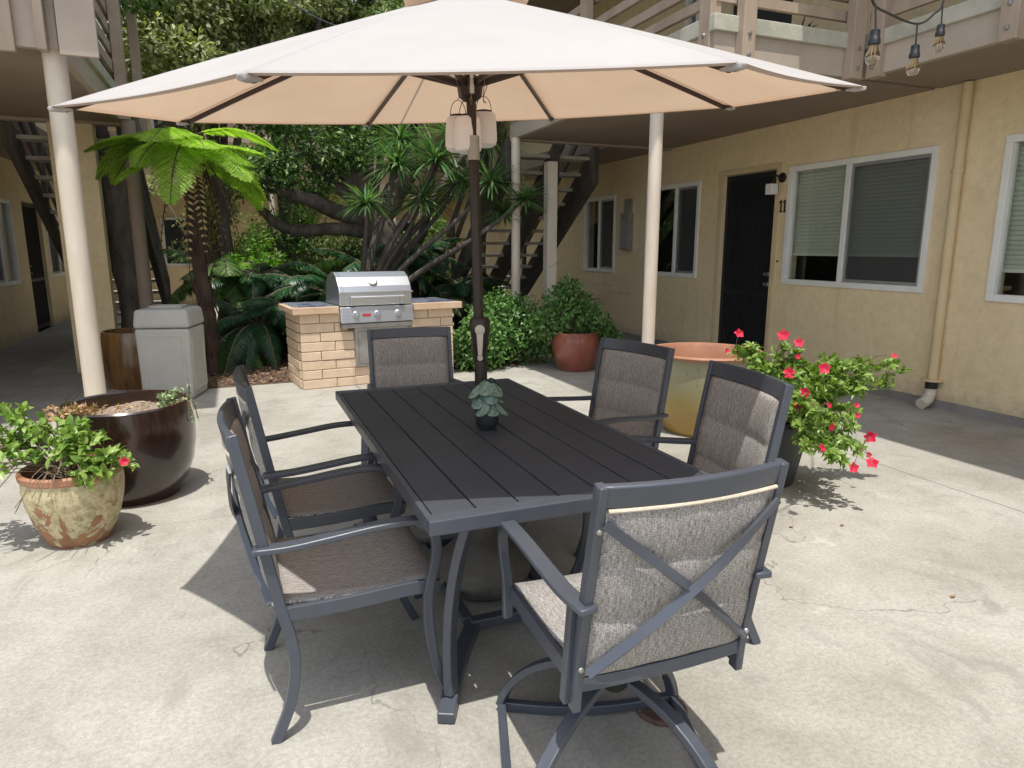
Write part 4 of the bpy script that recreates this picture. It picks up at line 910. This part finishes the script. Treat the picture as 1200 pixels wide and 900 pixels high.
for i in range(26):
    a = random.uniform(PI*.5, PI*1.6); b.tube(spline([(random.uniform(-.1, .1), random.uniform(-.1, .1), .34), (.2*math.cos(a), .2*math.sin(a), .43+random.uniform(-.02, .05)), (.42*math.cos(a), .36*math.sin(a), .36+random.uniform(-.12, .1))], 4), .0022, 5)
b.build('bare_twigs', 'stem', tp)
fl = flower((.262, -.2, .435), (.2, -.9, .4), .026).build('flower', 'petal', tp)
# ochre planter
yp = pot_obj('glazed_planter', (3.46, 4.46, 0), [(.26, 0), (.29, 0), (.31, .03), (.35, .15), (.385, .3), (.41, .45), (.42, .56), (.422, .617)], 'ochre', 'wide ochre planter with terracotta rim behind the right hand chairs', soil_z=.50, soil_r=.40)
MB().lathe([(.422, .615), (.448, .622), (.455, .64), (.445, .655), (.425, .652), (.41, .62), (.40, .46)], cap0=False, seg=64).build('rim', 'terra', yp, smooth=True)
lv = LV(); n = 500; a = rng.uniform(0, 2*PI, n); q = np.sqrt(rng.uniform(0, 1, n))*.38
lv.add(T_DIA, np.c_[q*np.cos(a), q*np.sin(a), np.full(n, .52)], rdirs(n)*[1, 1, .2], rdirs(n)*.3+[0, 0, 1], rng.uniform(.01, .03, n), rng.uniform(.006, .014, n)); lv.build('dry_leaves', 'dry', yp)
# dark pot with red flowers
dpl = pot_obj('flower_planter', (3.06, 3.28, 0), [(.15, 0), (.175, 0), (.18, .02), (.215, .2), (.245, .38), (.262, .40), (.262, .43), (.245, .432), (.235, .40)], 'blackpot', 'black planter with sprawling red flowered mandevilla right of the chairs', soil_z=.38, soil_r=.235, soil='soil_dark')
def loc(x, y, dep): p = atd(x, y, dep); return (p.x-3.06, p.y-3.28, p.z)
tl = []
for (x, y, dd) in [(862, 408, 4.3), (880, 405, 4.3), (918, 405, 4.2), (935, 412, 4.2), (905, 430, 4.1), (925, 440, 4.1), (945, 425, 4.2), (960, 440, 4.1), (975, 420, 4.2), (990, 430, 4.1), (1010, 425, 4.1), (1030, 430, 4.15), (1050, 425, 4.1), (1045, 450, 4.1), (1062, 432, 4.1), (930, 465, 4.0), (950, 470, 3.9), (965, 460, 4.0), (985, 450, 4.0), (940, 500, 3.85), (960, 500, 3.85), (980, 495, 3.9), (1000, 500, 3.9), (945, 525, 3.8), (975, 530, 3.8), (990, 540, 3.75), (960, 480, 3.8), (1005, 485, 4.0), (945, 450, 4.3), (970, 445, 4.3), (900, 450, 4.3), (1000, 445, 4.1), (890, 420, 4.3), (915, 475, 3.95), (935, 485, 3.9), (1015, 440, 4.1), (1008, 528, 3.8), (1000, 520, 3.8)]:
    tl.append(loc(x, y, dd))
shrub(dpl, (0, 0, .40), tl, None, 15, .055, .026, 'lf_mand', .006, side=3)
fst = MB()
for (x, y) in [(866, 391), (918, 393), (936, 402), (935, 418), (966, 432), (1048, 417), (852, 411), (925, 437), (943, 460), (971, 475), (974, 500), (1020, 512), (1018, 533), (1022, 543), (1000, 548), (955, 478), (1005, 487), (963, 525), (936, 475), (1004, 475)]:
    dd = 3.75+random.uniform(-.05, .2); p = loc(x, y, dd if x > 900 else 4.1)
    nt_ = min(tl, key=lambda q: (Vector(q)-Vector(p)).length); fst.tube(spline([nt_, tuple((Vector(nt_)+Vector(p))/2+Vector((0, 0, .02))), p], 4), .0022, 5)
    flower(p, (-.35+random.uniform(-.5, .5), -.8+random.uniform(-.4, .4), .3+random.uniform(-.4, .5)), random.choice((.018, .026, .032, .037))).build('flower', 'petal', dpl)
fst.build('flower_stalks', 'stem', dpl)
# red pot with shrub
rp = pot_obj('glazed_planter', (3.78, 7.34, 0), [(.16, 0), (.19, 0), (.215, .04), (.262, .15), (.285, .27), (.282, .38), (.265, .445), (.27, .46), (.262, .468), (.25, .46), (.25, .42)], 'red_glaze', 'oxblood red glazed pot with a bushy green shrub by the hedge', soil_z=.42, soil_r=.25, soil='soil_dark')
cen = [(-.3, .05, .62), (-.1, -.05, .66), (.12, 0, .62), (.32, .02, .52), (.45, .1, .42), (.0, .1, .85), (-.2, .1, .85), (.15, .1, .75), (-.42, .1, .55), (.52, 0, .34), (-.05, .1, 1.0)]
lv = LV(); blob_leaves(lv, cen, [.2, .2, .2, .18, .16, .18, .17, .17, .17, .12, .12], 3400, .062, .034, T_LEAF, .5); lv.build('foliage', 'lf_bush', rp)
b = MB()
for c in cen: b.tube(spline([(0, 0, .42), (c[0]*.4, c[1]*.4, .42+(c[2]-.42)*.7), c], 5), [.009]*6+[.005]*5, 6)
for (x, z) in [(.5, 1.02), (.75, .92), (-.35, 1.25)]: b.tube(spline([(0, 0, .7), (x*.5, 0, z), (x, .05, z-.02)], 6), .003, 5)
b.build('stems', 'stem', rp)
# amber barrel pot
pot_obj('glazed_planter', (-1.03, 8.25, 0), [(.26, 0), (.29, 0), (.325, .12), (.335, .3), (.325, .48), (.315, .58), (.31, .595), (.295, .595), (.29, .56), (.28, .4)], 'amber_glaze', 'amber brown barrel shaped pot between the left post and the grey bin', soil_z=.45, soil_r=.285, soil='soil_dark')

# hedge shrub mass: separate shrubs
for (x, y, z, s, nn, lab) in [(2.75, 7.85, .42, 1, 5200, 'leafy green shrub nearest the barbecue, low and rounded'), (3.3, 8.0, .5, 1.05, 5200, 'taller leafy green shrub beside the red pot')]:
    r = empty('shrub', (x, y, 0), 0, lab, 'shrub')
    cs = [(rng.normal()*.20, rng.normal()*.14, z*rng.uniform(.25, 1.55)) for _ in range(16)]; rad = [rng.uniform(.16, .27)*s for _ in cs]
    cs = [(a, b_, max(c, q*.75)) for (a, b_, c), q in zip(cs, rad)]
    lv = LV(); blob_leaves(lv, cs, rad, nn, .058, .036, T_LEAF, .6); lv.build('foliage', 'lf_bush', r)
    b = MB()
    for c in cs: b.tube(spline([(0, 0, 0), (c[0]*.5, c[1]*.5, c[2]*.6), c], 4), .007, 6)
    b.build('stems', 'stem', r)

# ------------------------------------------------------------------ bin
bn = empty('waste_bin', (-.62, 7.50, 0), R(-14), 'square greige plastic waste bin with lid beside the amber pot', 'bin')
b = MB(); hw0, hw1 = .225, .25
def frust(b, w0, w1, z0, z1): b.add([(x*w, y*w, z) for (w, z) in ((w0, z0), (w1, z1)) for (x, y) in ((-1, -1), (1, -1), (1, 1), (-1, 1))], [(3, 2, 1, 0), (4, 5, 6, 7), (0, 1, 5, 4), (1, 2, 6, 5), (2, 3, 7, 6), (3, 0, 4, 7)])
frust(b, .235, .25, 0, .70); b.build('bin_body', 'bin', bn, bevel=.03)
for s, rot in ((0, 0), (1, R(90)), (2, R(-90))):
    m = Matrix.Rotation(rot, 3, 'Z'); b = MB()
    for (x0, x1, z0, z1) in ((-.19, .19, .62, .645), (-.19, .19, .08, .105), (-.19, -.165, .105, .62), (.165, .19, .105, .62)):
        b.box(m @ Vector(((x0+x1)/2, -.243, (z0+z1)/2)), (x1-x0, .016, z1-z0), mat=m)
    b.build('side_panel', 'bin', bn, bevel=.006)
b = MB(); frust(b, .258, .24, .705, .88); b.build('lid', 'bin', bn, bevel=.03)
b = MB(); b.bb((-.13, -.10, .88), (.13, -.08, .905)); b.bb((-.13, .08, .88), (.13, .10, .905)); b.bb((-.15, -.10, .88), (-.13, .10, .905)); b.bb((.13, -.10, .88), (.15, .10, .905)); b.build('opening_rim', 'bin', bn, bevel=.006)
MB().bb((-.13, -.08, .875), (.13, .08, .885)).build('opening', 'black', bn)

# ------------------------------------------------------------------ barbecue island
A0 = Vector((.585, 7.30, 0)); A1 = Vector((2.28, 7.49, 0)); ang = math.atan2(A1.y-A0.y, A1.x-A0.x); BWd = (A1-A0).length
bi = empty('barbecue_island', A0, ang, 'tan slump block barbecue island with blue tiled counter', 'barbecue island')
HB = .785; bh = HB/8; gx0, gx1 = .40, 1.22; dz0, dz1 = .60, .785
MB().bb((.012, .012, 0), (.50, .70, HB)).bb((1.12, .012, 0), (BWd-.012, .70, HB)).bb((.50, .03, 0), (1.12, .70, .60)).build('core', 'mortar', bi)
b = MB(); rr = random.Random(3)
def course(x0, x1, y, z, hgt, off, face='front'):
    x = x0-off
    while x < x1-.01:
        a = max(x, x0)+.003; c = min(x+.355, x1)-.003; x += .355
        if c-a < .03: continue
        j = rr.uniform(-.004, .004)
        if face == 'front': b.bb((a, y-.012+j, z+.003), (c, y+.05, z+hgt-.003))
        else: b.bb((y-.012+j, a, z+.005), (y+.05, c, z+hgt-.005))
for i in range(8):
    z = i*bh; off = .15*(i % 2)
    if z+bh <= .70-.02: course(0, BWd, 0, z, bh, off)
    else: course(0, gx0+.02, 0, z, bh, off); course(gx1-.02, BWd, 0, z, bh, off)
    course(.06, .70, 0, z, bh, .15-off, 'side')
    for (a, c) in ((.06, .36), (.36, .70)): b.bb((BWd-.05, a+.005, z+.005), (BWd+.008, c-.005, z+bh-.005))
b.build('block_wall', 'brick', bi, bevel=.006)
for (x0, x1) in ((-.07, gx0-.002), (gx1+.002, BWd+.09)):
    cp = MB().bb((x0, -.07, HB+.001), (x1, -.03, HB+.075)).bb((x0, -.03, HB+.001), (x1, .76, HB+.062)).build('counter', 'cap', bi, bevel=.006)
    MB().bb((x0+.035, -.03, HB+.062), (x1-.002, .74, HB+.072)).build('tile_row', 'tile', cp)
dr = MB().bb((.56, -.035, .20), (1.16, -.014, .62)).build('access_door', 'steel_dark', bi, bevel=.004)
MB().bb((.60, -.043, .24), (1.12, -.036, .58)).build('door_panel', 'steel_dark', dr, bevel=.003)
MB().bb((1.06, -.075, .34), (1.08, -.044, .36)).bb((1.06, -.075, .50), (1.08, -.044, .52)).bb((1.055, -.09, .32), (1.085, -.075, .54)).build('handle', 'steel', dr, bevel=.004)
gr = empty('gas_grill', A0+Vector((math.cos(ang)*.81, math.sin(ang)*.81, .6)), ang, 'stainless steel gas grill with hood closed built into the island', 'grill')
gw = .40
MB().add([(x, y, z) for x in (-gw, gw) for (y, z) in ((-.10, .08), (-.055, .245), (.1, .245), (.1, .08))], [(0, 1, 2, 3), (7, 6, 5, 4), (0, 4, 5, 1), (1, 5, 6, 2), (2, 6, 7, 3), (3, 7, 4, 0)]).build('control_panel', 'steel', gr, bevel=.006)
MB().bb((-gw+.01, -.085, .025), (gw-.01, .3, .07)).build('drip_tray', 'steel_dark', gr, bevel=.004)
prof = [(-.045, .255), (-.045, .40), (-.02, .46), (.06, .55), (.16, .60), (.28, .60), (.42, .56), (.52, .48), (.55, .255)]
npf = len(prof); b = MB(); b.add([(x, y, z) for x in (-gw, gw) for (y, z) in prof], [tuple(range(npf)), tuple(range(npf, 2*npf))[::-1]]+[(i, (i+1) % npf, npf+(i+1) % npf, npf+i) for i in range(npf)])
hd = b.build('hood', 'steel', gr, smooth=False, bevel=.012)
MB().bb((-gw-.008, -.052, .385), (gw+.008, -.046, .40)).build('hood_trim', 'steel', hd)
MB().tube([(-.29, -.095, .345), (.29, -.095, .345)], .013, 14).build('handle', 'steel', gr, smooth=True)
b = MB()
for x in (-.27, .27): b.bb((x-.02, -.10, .27), (x+.02, -.046, .36))
b.build('handle_bracket', 'steel', gr, bevel=.004)
mt = Matrix.Rotation(R(48), 3, 'X'); b = MB(); b.lathe([(.048, 0), (.048, .012), (.038, .018)], (-.02, .008, .497), 24, cap1=True, mat=mt); th_ = b.build('thermometer', 'steel_dark', gr, smooth=True)
MB().lathe([(.034, .018), (.034, .021)], (-.02, .008, .497), 24, cap1=True, mat=mt).build('dial', 'white', th_)
mt = Matrix.Rotation(R(75), 3, 'X')
for x in (-.24, -.01, .22): MB().lathe([(.036, 0), (.036, .01), (.028, .016), (.025, .045), (.02, .05)], (x, -.083, .165), 20, cap1=True, mat=mt).build('knob', 'steel', gr, smooth=True)
MB().bar((-.17, -.085, .16), (-.08, -.085, .16), .006, .022).build('badge', 'red', gr)

# ------------------------------------------------------------------ string lights
sg = empty('string_lights', atd(1069, 30, 2.8), 0, 'black string of clear bulbs hanging at the top right', 'string lights')
cab = spline([atd(1010, -60, 2.2), atd(1022, 0, 2.4), atd(1040, 15, 2.6), atd(1075, 28, 2.8), atd(1095, 16, 3.0), atd(1106, 0, 3.2), atd(1112, -60, 3.5)], 7)
MB().tube(cab, .0045, 8).build('cable', 'black', sg, smooth=True)
for (x0, y0, x, y, dp_) in [(1026, 5, 1026, 34, 2.4), (1075, 28, 1073, 52, 2.75), (1105, 3, 1103, 28, 3.1)]:
    t0 = atd(x0, y0, dp_); t = atd(x, y, dp_)
    MB().tube([t0, t], .0035, 6).build('dropper', 'black', sg)
    b = MB().lathe([(.008, .0), (.016, -.005), (.017, -.03), (.02, -.034), (.02, -.05), (.016, -.052)], t, 16, cap1=True).build('socket', 'black', sg, smooth=True)
    MB().lathe([(.012, -.052), (.016, -.062), (.024, -.08), (.026, -.092), (.022, -.108), (.012, -.118), (0, -.121)], t, 20, cap0=False).build('bulb', 'bulb', sg, smooth=True)
    MB().tube([t+Vector((-.005, 0, -.052)), t+Vector((-.008, 0, -.09)), t+Vector((.008, 0, -.09)), t+Vector((.005, 0, -.052))], .0008, 5).build('filament', 'filament', sg)
fixp(sg)
oc = MB().tube(spline([atd(250, -60, 9), atd(330, -5, 7), atd(385, 27, 5.5), atd(470, 40, 3.6), tuple(APX+Vector((0, 0, .03)))], 6), .006, 6).build('overhead_cable', 'black'); tag(oc, 'thin black cable strung above the umbrella in front of the treetop', 'cable')

bpn = empty('balcony_plant', atY(938, 48, 5.3), 0, 'dark leafy plant poking between the upper balcony rails', 'plant')
lv = LV(); n = 60; d = rdirs(n); d[:, 2] = np.abs(d[:, 2])*.7; lv.add(T_BLADE, np.zeros((n, 3)), norm(d), norm(np.array([0, 0, 1])+rdirs(n)*.3), .28*rng.uniform(.6, 1.1, n), .03); lv.build('fronds', 'lf_cycad', bpn)
MB().lathe([(.08, -.25), (.11, -.02), (.10, -.02), (.09, -.06)], seg=20).build('pot', 'terra', bpn, smooth=True)
# drain cap and white cable on floor
q = onz(775, 832); dc = empty('drain_cap', (q.x, q.y, 0), 0, 'rusty round drain cap set in the concrete by the swivel chair', 'drain cap')
MB().lathe([(.082, 0), (.082, .008), (.074, .014), (.066, .008), (.05, .004), (0, .004)], seg=32, cap0=False).build('cap_ring', 'rusty', dc, smooth=True)
cc = MB().tube([tuple(onz(x, y, .012+(.01 if 765 < x < 790 else 0))) for x, y in spline([(752, 788, 0), (762, 800, 0), (775, 815, 0), (779, 822, 0), (795, 842, 0), (805, 860, 0)], 3) for x, y in [(x, y)]] if False else [tuple(onz(x, y, .02)) for x, y in [(752, 788), (762, 800), (774, 814), (779, 824), (795, 842)]], .004, 8).build('floor_cable', 'cream_cord', smooth=True); tag(cc, 'short pale cable lying across the rusty drain cap', 'cable')

# ------------------------------------------------------------------ vegetation
def feather(lv, base, az, length, rise, droop, npin, pl, pw, ll=None, T=T_DIA, arch=1.0, rmb=None, bip=0, start=.12, vangle=.35):
    """one frond: curved midrib with leaflets on both sides (bip = number of sub-leaflets per pinna)"""
    base = Vector(base); h = Vector((math.cos(az), math.sin(az), 0)); pts = []
    for i in range(25):
        t = i/24; pts.append(base+h*length*(t*(1-.12*t))+Vector((0, 0, rise*t-droop*t*t)))
    if rmb is not None: rmb.tube(pts[::3], lerp_list(.014, .003, 9), 5)
    P = []; D = []; NN = []; Ls = []
    for i in range(npin):
        t = start+(1-start)*i/npin; f = t*24; k = min(int(f), 23); p = pts[k].lerp(pts[k+1], f-k); tg = (pts[min(k+1, 24)]-pts[max(k-1, 0)]).normalized(); sd = tg.cross(Vector((0, 0, 1))).normalized(); up = sd.cross(tg)
        env = math.sin(PI*min(1, (t-start)/(1-start)*.86+.14))**.7*(1-.25*t)
        for s in (-1, 1):
            d = (sd*s+tg*(.35+.5*t)-up*vangle*.5).normalized(); l = pl*env*random.uniform(.9, 1.1)
            P.append(tuple(p)); D.append(tuple(d)); NN.append(tuple(up+Vector((random.gauss(0, .12), random.gauss(0, .12), 0)))); Ls.append(l)
    P, D, NN, Ls = map(np.array, (P, D, NN, Ls))
    if not bip: lv.add(T, P, D, NN, Ls, pw)
    else:
        lv.add(T_DIA, P, D, NN, Ls, np.full(len(Ls), pw*.25))
        sdv = norm(np.cross(D, NN))
        for j in range(1, bip+1):
            u = j/(bip+1); e = (1-u)**.6*.9+.1
            for s in (-1, 1):
                lv.add(T_DIA, P+D*(Ls*u)[:, None], norm(sdv*s+D*.45+rdirs(len(Ls))*.12), NN+rdirs(len(Ls))*.25, pw*e*1.0*np.ones(len(Ls)), pw*.34)
# tree fern
FX = atY(238, 330, 8.6); crown = atY(222, 168, 8.6)
tf = empty('tree_fern', (FX.x, FX.y, 0), 0, 'tree fern with bright lime fronds and fibrous brown trunk behind the bin', 'tree fern')
b = MB(); z = crown.z; pts = [(0, 0, 0), (.02, 0, .6), (-.02, .02, 1.3), (crown.x-FX.x, 0, z)]; sp = spline(pts, 6)
b.tube(sp, [.085+.012*math.sin(i*2.1) for i in range(len(sp))], 14); b.build('trunk', 'fernbark', tf, smooth=True)
b = MB()
for i in range(150):
    a = random.uniform(0, 2*PI); z0 = random.uniform(.2, z); p = Vector((.085*math.cos(a), .085*math.sin(a), z0)); b.tube([p, p+Vector((.05*math.cos(a), .05*math.sin(a), random.uniform(.08, .2)))], [.012, .005], 5)
b.build('old_stalks', 'fernbark', tf)
lv = LV(); rm = MB(); cb = (crown.x-FX.x, 0, z)
for i in range(19):
    az = 2*PI*i/19*2.0+random.uniform(-.15, .15); Lh = random.uniform(.85, 1.3)
    feather(lv, (cb[0]+random.gauss(0, .03), random.gauss(0, .03), cb[2]+random.uniform(-.25, .1)), az, Lh, random.uniform(.1, .5), random.uniform(.3, .95), 27, .38, .042, rmb=rm, bip=15, vangle=random.uniform(.1, .7))
lv.build('fronds', 'lf_fern', tf)
lv = LV()
for i in range(7): feather(lv, (cb[0], 0, cb[2]-.1), random.uniform(0, 6.28), random.uniform(.3, .55), .1, random.uniform(1.0, 1.5), 22, .12, .03, rmb=rm)
lv.build('dead_fronds', 'dry', tf); rm.build('frond_stalks', 'fernbark', tf)

# second, smaller fern in front of the pier
def palmish(name, loc, z, n, Lr, pl, pw, mat, label, cat, rise=(.3, 1.0), droop=(.5, 1.2), npin=40, T=T_BLADE, trunk=None, bip=0):
    r = empty(name, loc, random.uniform(0, 6), label, cat); lv = LV(); rm = MB()
    for i in range(n): feather(lv, (0, 0, z), 2*PI*i/n*2.4+random.uniform(-.2, .2), random.uniform(*Lr), random.uniform(*rise), random.uniform(*droop), npin, pl, pw, rmb=rm, T=T, bip=bip)
    lv.build('fronds', mat, r); rm.build('frond_stalks', 'stem', r)
    if trunk: MB().tube([(0, 0, 0), (.02, 0, z*.5), (0, 0, z)], trunk, 12).build('trunk', 'fernbark', r, smooth=True)
    return r
p = atY(300, 345, 9.3); palmish('cycad', (p.x, p.y, 0), .45, 26, (.8, 1.25), .24, .018, 'lf_cycad', 'dark green cycad with stiff fronds left of the barbecue', 'cycad', trunk=.14)
p = atY(385, 300, 9.8); palmish('cycad', (p.x, p.y, 0), .8, 26, (.9, 1.4), .26, .02, 'lf_cycad', 'larger dark cycad directly behind the barbecue island', 'cycad', trunk=.14)
p = atY(330, 300, 11.3); palmish('palm_shrub', (p.x, p.y, 0), .9, 18, (.9, 1.3), .34, .03, 'lf_bright', 'bright green palm with drooping leaflets in the middle of the garden', 'palm', trunk=.05)
p = atY(262, 300, 10.8); palmish('palm_shrub', (p.x, p.y, 0), 1.0, 14, (.7, 1.1), .34, .03, 'lf_dark', 'slender dark palm beside the tree fern trunk', 'palm', trunk=.04)
p = atY(500, 320, 9.6); palmish('cycad', (p.x, p.y, 0), .5, 22, (.6, 1.0), .22, .018, 'lf_dark', 'small dark cycad right of the grill', 'cycad', trunk=.1)
p = atY(275, 385, 9.2); palmish('fern', (p.x, p.y, 0), .12, 12, (.35, .6), .12, .03, 'lf_bright', 'low pale fern arching over the mulch beside the bin', 'fern', rise=(.3, .5), droop=(.4, .7), npin=24, bip=5)

for (x, y, Y, z, lab) in [(345, 330, 9.6, .55, 'dark cycad between the two larger cycads'), (440, 300, 10.2, 1.1, 'tall dark cycad just behind the grill hood'), (300, 290, 10.6, 1.0, 'dark palm clump at the back left of the garden bed'), (540, 330, 10.4, .8, 'dark cycad at the foot of the right staircase'), (480, 290, 10.6, 1.3, 'dark palm clump under the dracaena heads')]:
    p = atY(x, y, Y); palmish('cycad', (p.x, p.y, 0), z, 24, (.8, 1.3), .26, .02, 'lf_cycad', lab, 'cycad', trunk=.12)
# dracaena: multi stemmed with strap leaf heads
dr = empty('dracaena', (1.55, 9.4, 0), 0, 'dracaena with spiky strap leaf heads rising behind the barbecue', 'dracaena')
def wl(x, y, Y): q = atY(x, y, Y); return Vector((q.x-1.55, q.y-9.4, q.z))
heads = [(510, 190, 8.9, .62), (465, 195, 9.2, .55), (575, 215, 8.7, .55), (613, 235, 8.5, .42), (495, 235, 9.1, .5), (540, 215, 9.4, .6), (430, 240, 8.9, .42), (575, 165, 9.3, .6), (530, 160, 9.0, .6), (470, 165, 9.6, .6), (590, 250, 8.8, .38)]
b = MB(); lv = LV()
for (x, y, Y, s) in heads:
    h = wl(x, y, Y); sp = spline([(0, 0, 0), (h.x*.25, h.y*.3, h.z*.45), (h.x*.75, h.y*.8, h.z*.8), tuple(h)], 5); b.tube(sp, lerp_list(.05, .02, len(sp)), 8)
    n = 130; d = rdirs(n); d[:, 2] = np.abs(d[:, 2])*.9-.25; d = norm(d)
    lv.add(T_BLADE2 if False else T_BLADE, np.tile(np.array(h), (n, 1))+d*.02, d, norm(np.array([0, 0, 1])+rdirs(n)*.25-d*d[:, 2:3]*.8), s*rng.uniform(.7, 1.1, n), .034)
b.build('stems', 'timber_dark', dr, smooth=True); lv.build('strap_leaves', 'lf_drac', dr)

# trees
def tree(name, base, limbs, crowns, nl, ln, wd, mat, label, shell=.35, cat='tree', r0=.2, spread=None):
    r = empty(name, base, 0, label, cat); b = MB(); bz = Vector(base)
    for (pts, ra, rb_) in limbs:
        sp = spline([Vector(q)-bz for q in pts], 7); n = len(sp); b.tube([q+Vector((random.gauss(0, .012), random.gauss(0, .012), 0)) for q in sp], lerp_list(ra, rb_, n), 12)
    b.build('trunk', 'bark', r, smooth=True)
    lv = LV(); cs = []; rd = []
    for (c, rad, k) in crowns:
        for _ in range(k):
            d = rdirs(1)[0]*rng.uniform(.3, 1.0); cs.append(np.array(c)-np.array(base)+d*np.array(rad)); rd.append(rng.uniform(.18, .42)*(rad[0]**.5))
    blob_leaves(lv, cs, rd, nl, ln, wd, T_DIA, shell, .8); lv.build('crown', mat, r)
    return r
Yt = 10.6
def T(x, y, Y=Yt): return tuple(atY(x, y, Y))
bs = atY(455, 345, Yt); base = (bs.x, bs.y, 0)
tree('garden_tree', base, [
    ([base, T(462, 310), T(440, 262), T(425, 232), T(410, 190), T(400, 140), T(396, 110)], .30, .15),
    ([T(440, 262), T(400, 250), T(365, 235, 10.3), T(330, 222, 10.2), T(300, 205, 10), T(262, 192, 9.8)], .14, .05),
    ([T(430, 272), T(395, 268), T(345, 270), T(315, 255), T(300, 235), T(270, 200)], .11, .04),
    ([T(440, 262), T(465, 225), T(480, 185), T(470, 120), T(500, 40)], .20, .09),
    ([T(425, 240), T(390, 215), T(360, 180), T(345, 130)], .10, .05),
    ([T(465, 315), T(490, 285, 10.4), T(500, 250, 10.2), T(520, 215, 10), T(560, 160, 10)], .10, .04)],
    [(T(340, 120), (1.1, .9, .4), 18), (T(430, 110), (1.2, 1, .4), 18), (T(520, 110), (1.0, 1, .5), 12), (T(450, 60), (1.0, 1.0, .5), 8), (T(300, 200, 10.2), (.6, .5, .25), 12), (T(340, 200, 10.4), (.7, .6, .3), 14), (T(400, 175, 10.4), (.8, .6, .3), 14)],
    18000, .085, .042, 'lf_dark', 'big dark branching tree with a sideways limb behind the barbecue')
# background foliage trees
def simple_tree(x, y, Y, crown_c, rad, k, nl, mat, label, r0=.16, ln=.10, wd=.05):
    q = atY(x, y, Y); base = (q.x, q.y, 0); c = Vector(crown_c)
    limbs = [([base, (q.x+.1, q.y, 1.5), tuple(c)], r0, .06)]
    for i in range(4): a = random.uniform(0, 6.28); limbs.append(([(q.x+.1, q.y, 1.6+.2*i), tuple(c+Vector((math.cos(a)*rad[0]*.5, math.sin(a)*rad[1]*.5, -.2))), tuple(c+Vector((math.cos(a)*rad[0]*.8, math.sin(a)*rad[1]*.8, .5)))], r0*.45, .02))
    return tree('garden_tree', base, limbs, [(tuple(c), rad, k)], nl, ln, wd, mat, label)
simple_tree(260, 330, 12.6, atY(235, 15, 12.6), (1.6, 1.3, 1.7), 60, 30000, 'lf_tree', 'pale yellow green tree at the top left, left half sunlit', ln=.11, wd=.055)
simple_tree(330, 330, 13.6, atY(330, -10, 13.6), (1.9, 1.3, 1.8), 60, 30000, 'lf_tree', 'tree top with fine olive leaves behind the overhead cable', ln=.11, wd=.055)
simple_tree(430, 330, 14.2, atY(430, -5, 14.2), (1.8, 1.3, 1.8), 60, 24000, 'lf_tree', 'tree top above the left slope of the umbrella', ln=.12, wd=.06)
simple_tree(560, 330, 15.5, atY(560, 100, 15.5), (2.2, 1.2, 1.2), 40, 14000, 'lf_tree', 'tree behind the right hand staircase', ln=.12, wd=.06)
# leaning dark trunk by left stairs
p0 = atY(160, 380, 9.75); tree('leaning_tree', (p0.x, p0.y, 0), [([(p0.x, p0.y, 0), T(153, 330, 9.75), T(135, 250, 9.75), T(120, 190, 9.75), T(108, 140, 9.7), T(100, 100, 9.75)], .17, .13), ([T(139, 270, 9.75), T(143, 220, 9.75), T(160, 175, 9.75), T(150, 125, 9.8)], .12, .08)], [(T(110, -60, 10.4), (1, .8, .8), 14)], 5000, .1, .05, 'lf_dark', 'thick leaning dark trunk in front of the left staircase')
# understory filler shrubs behind the bed
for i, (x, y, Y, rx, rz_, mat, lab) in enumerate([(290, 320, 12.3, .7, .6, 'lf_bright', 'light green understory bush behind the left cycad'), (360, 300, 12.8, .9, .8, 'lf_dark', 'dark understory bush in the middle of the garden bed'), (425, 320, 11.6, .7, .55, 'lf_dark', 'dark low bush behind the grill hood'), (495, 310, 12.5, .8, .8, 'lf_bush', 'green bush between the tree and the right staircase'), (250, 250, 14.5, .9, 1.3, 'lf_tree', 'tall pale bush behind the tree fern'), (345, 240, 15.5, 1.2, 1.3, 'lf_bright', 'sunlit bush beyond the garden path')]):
    q = atY(x, y, Y); r = empty('understory_bush', (q.x, q.y, 0), 0, lab, 'bush'); cs = [(rng.normal()*rx*.4, rng.normal()*rx*.35, max(.1, q.z+rng.normal()*rz_*.45)) for _ in range(22)]
    lv = LV(); blob_leaves(lv, cs, [rng.uniform(.2, .4)*rx for _ in cs], 3600, .09, .045, T_DIA, .4); lv.build('foliage', mat, r); b = MB()
    for c in cs: b.tube(spline([(0, 0, 0), (c[0]*.5, c[1]*.5, c[2]*.6), c], 4), .01, 6)
    b.build('stems', 'stem', r)
bpy.context.view_layer.update()
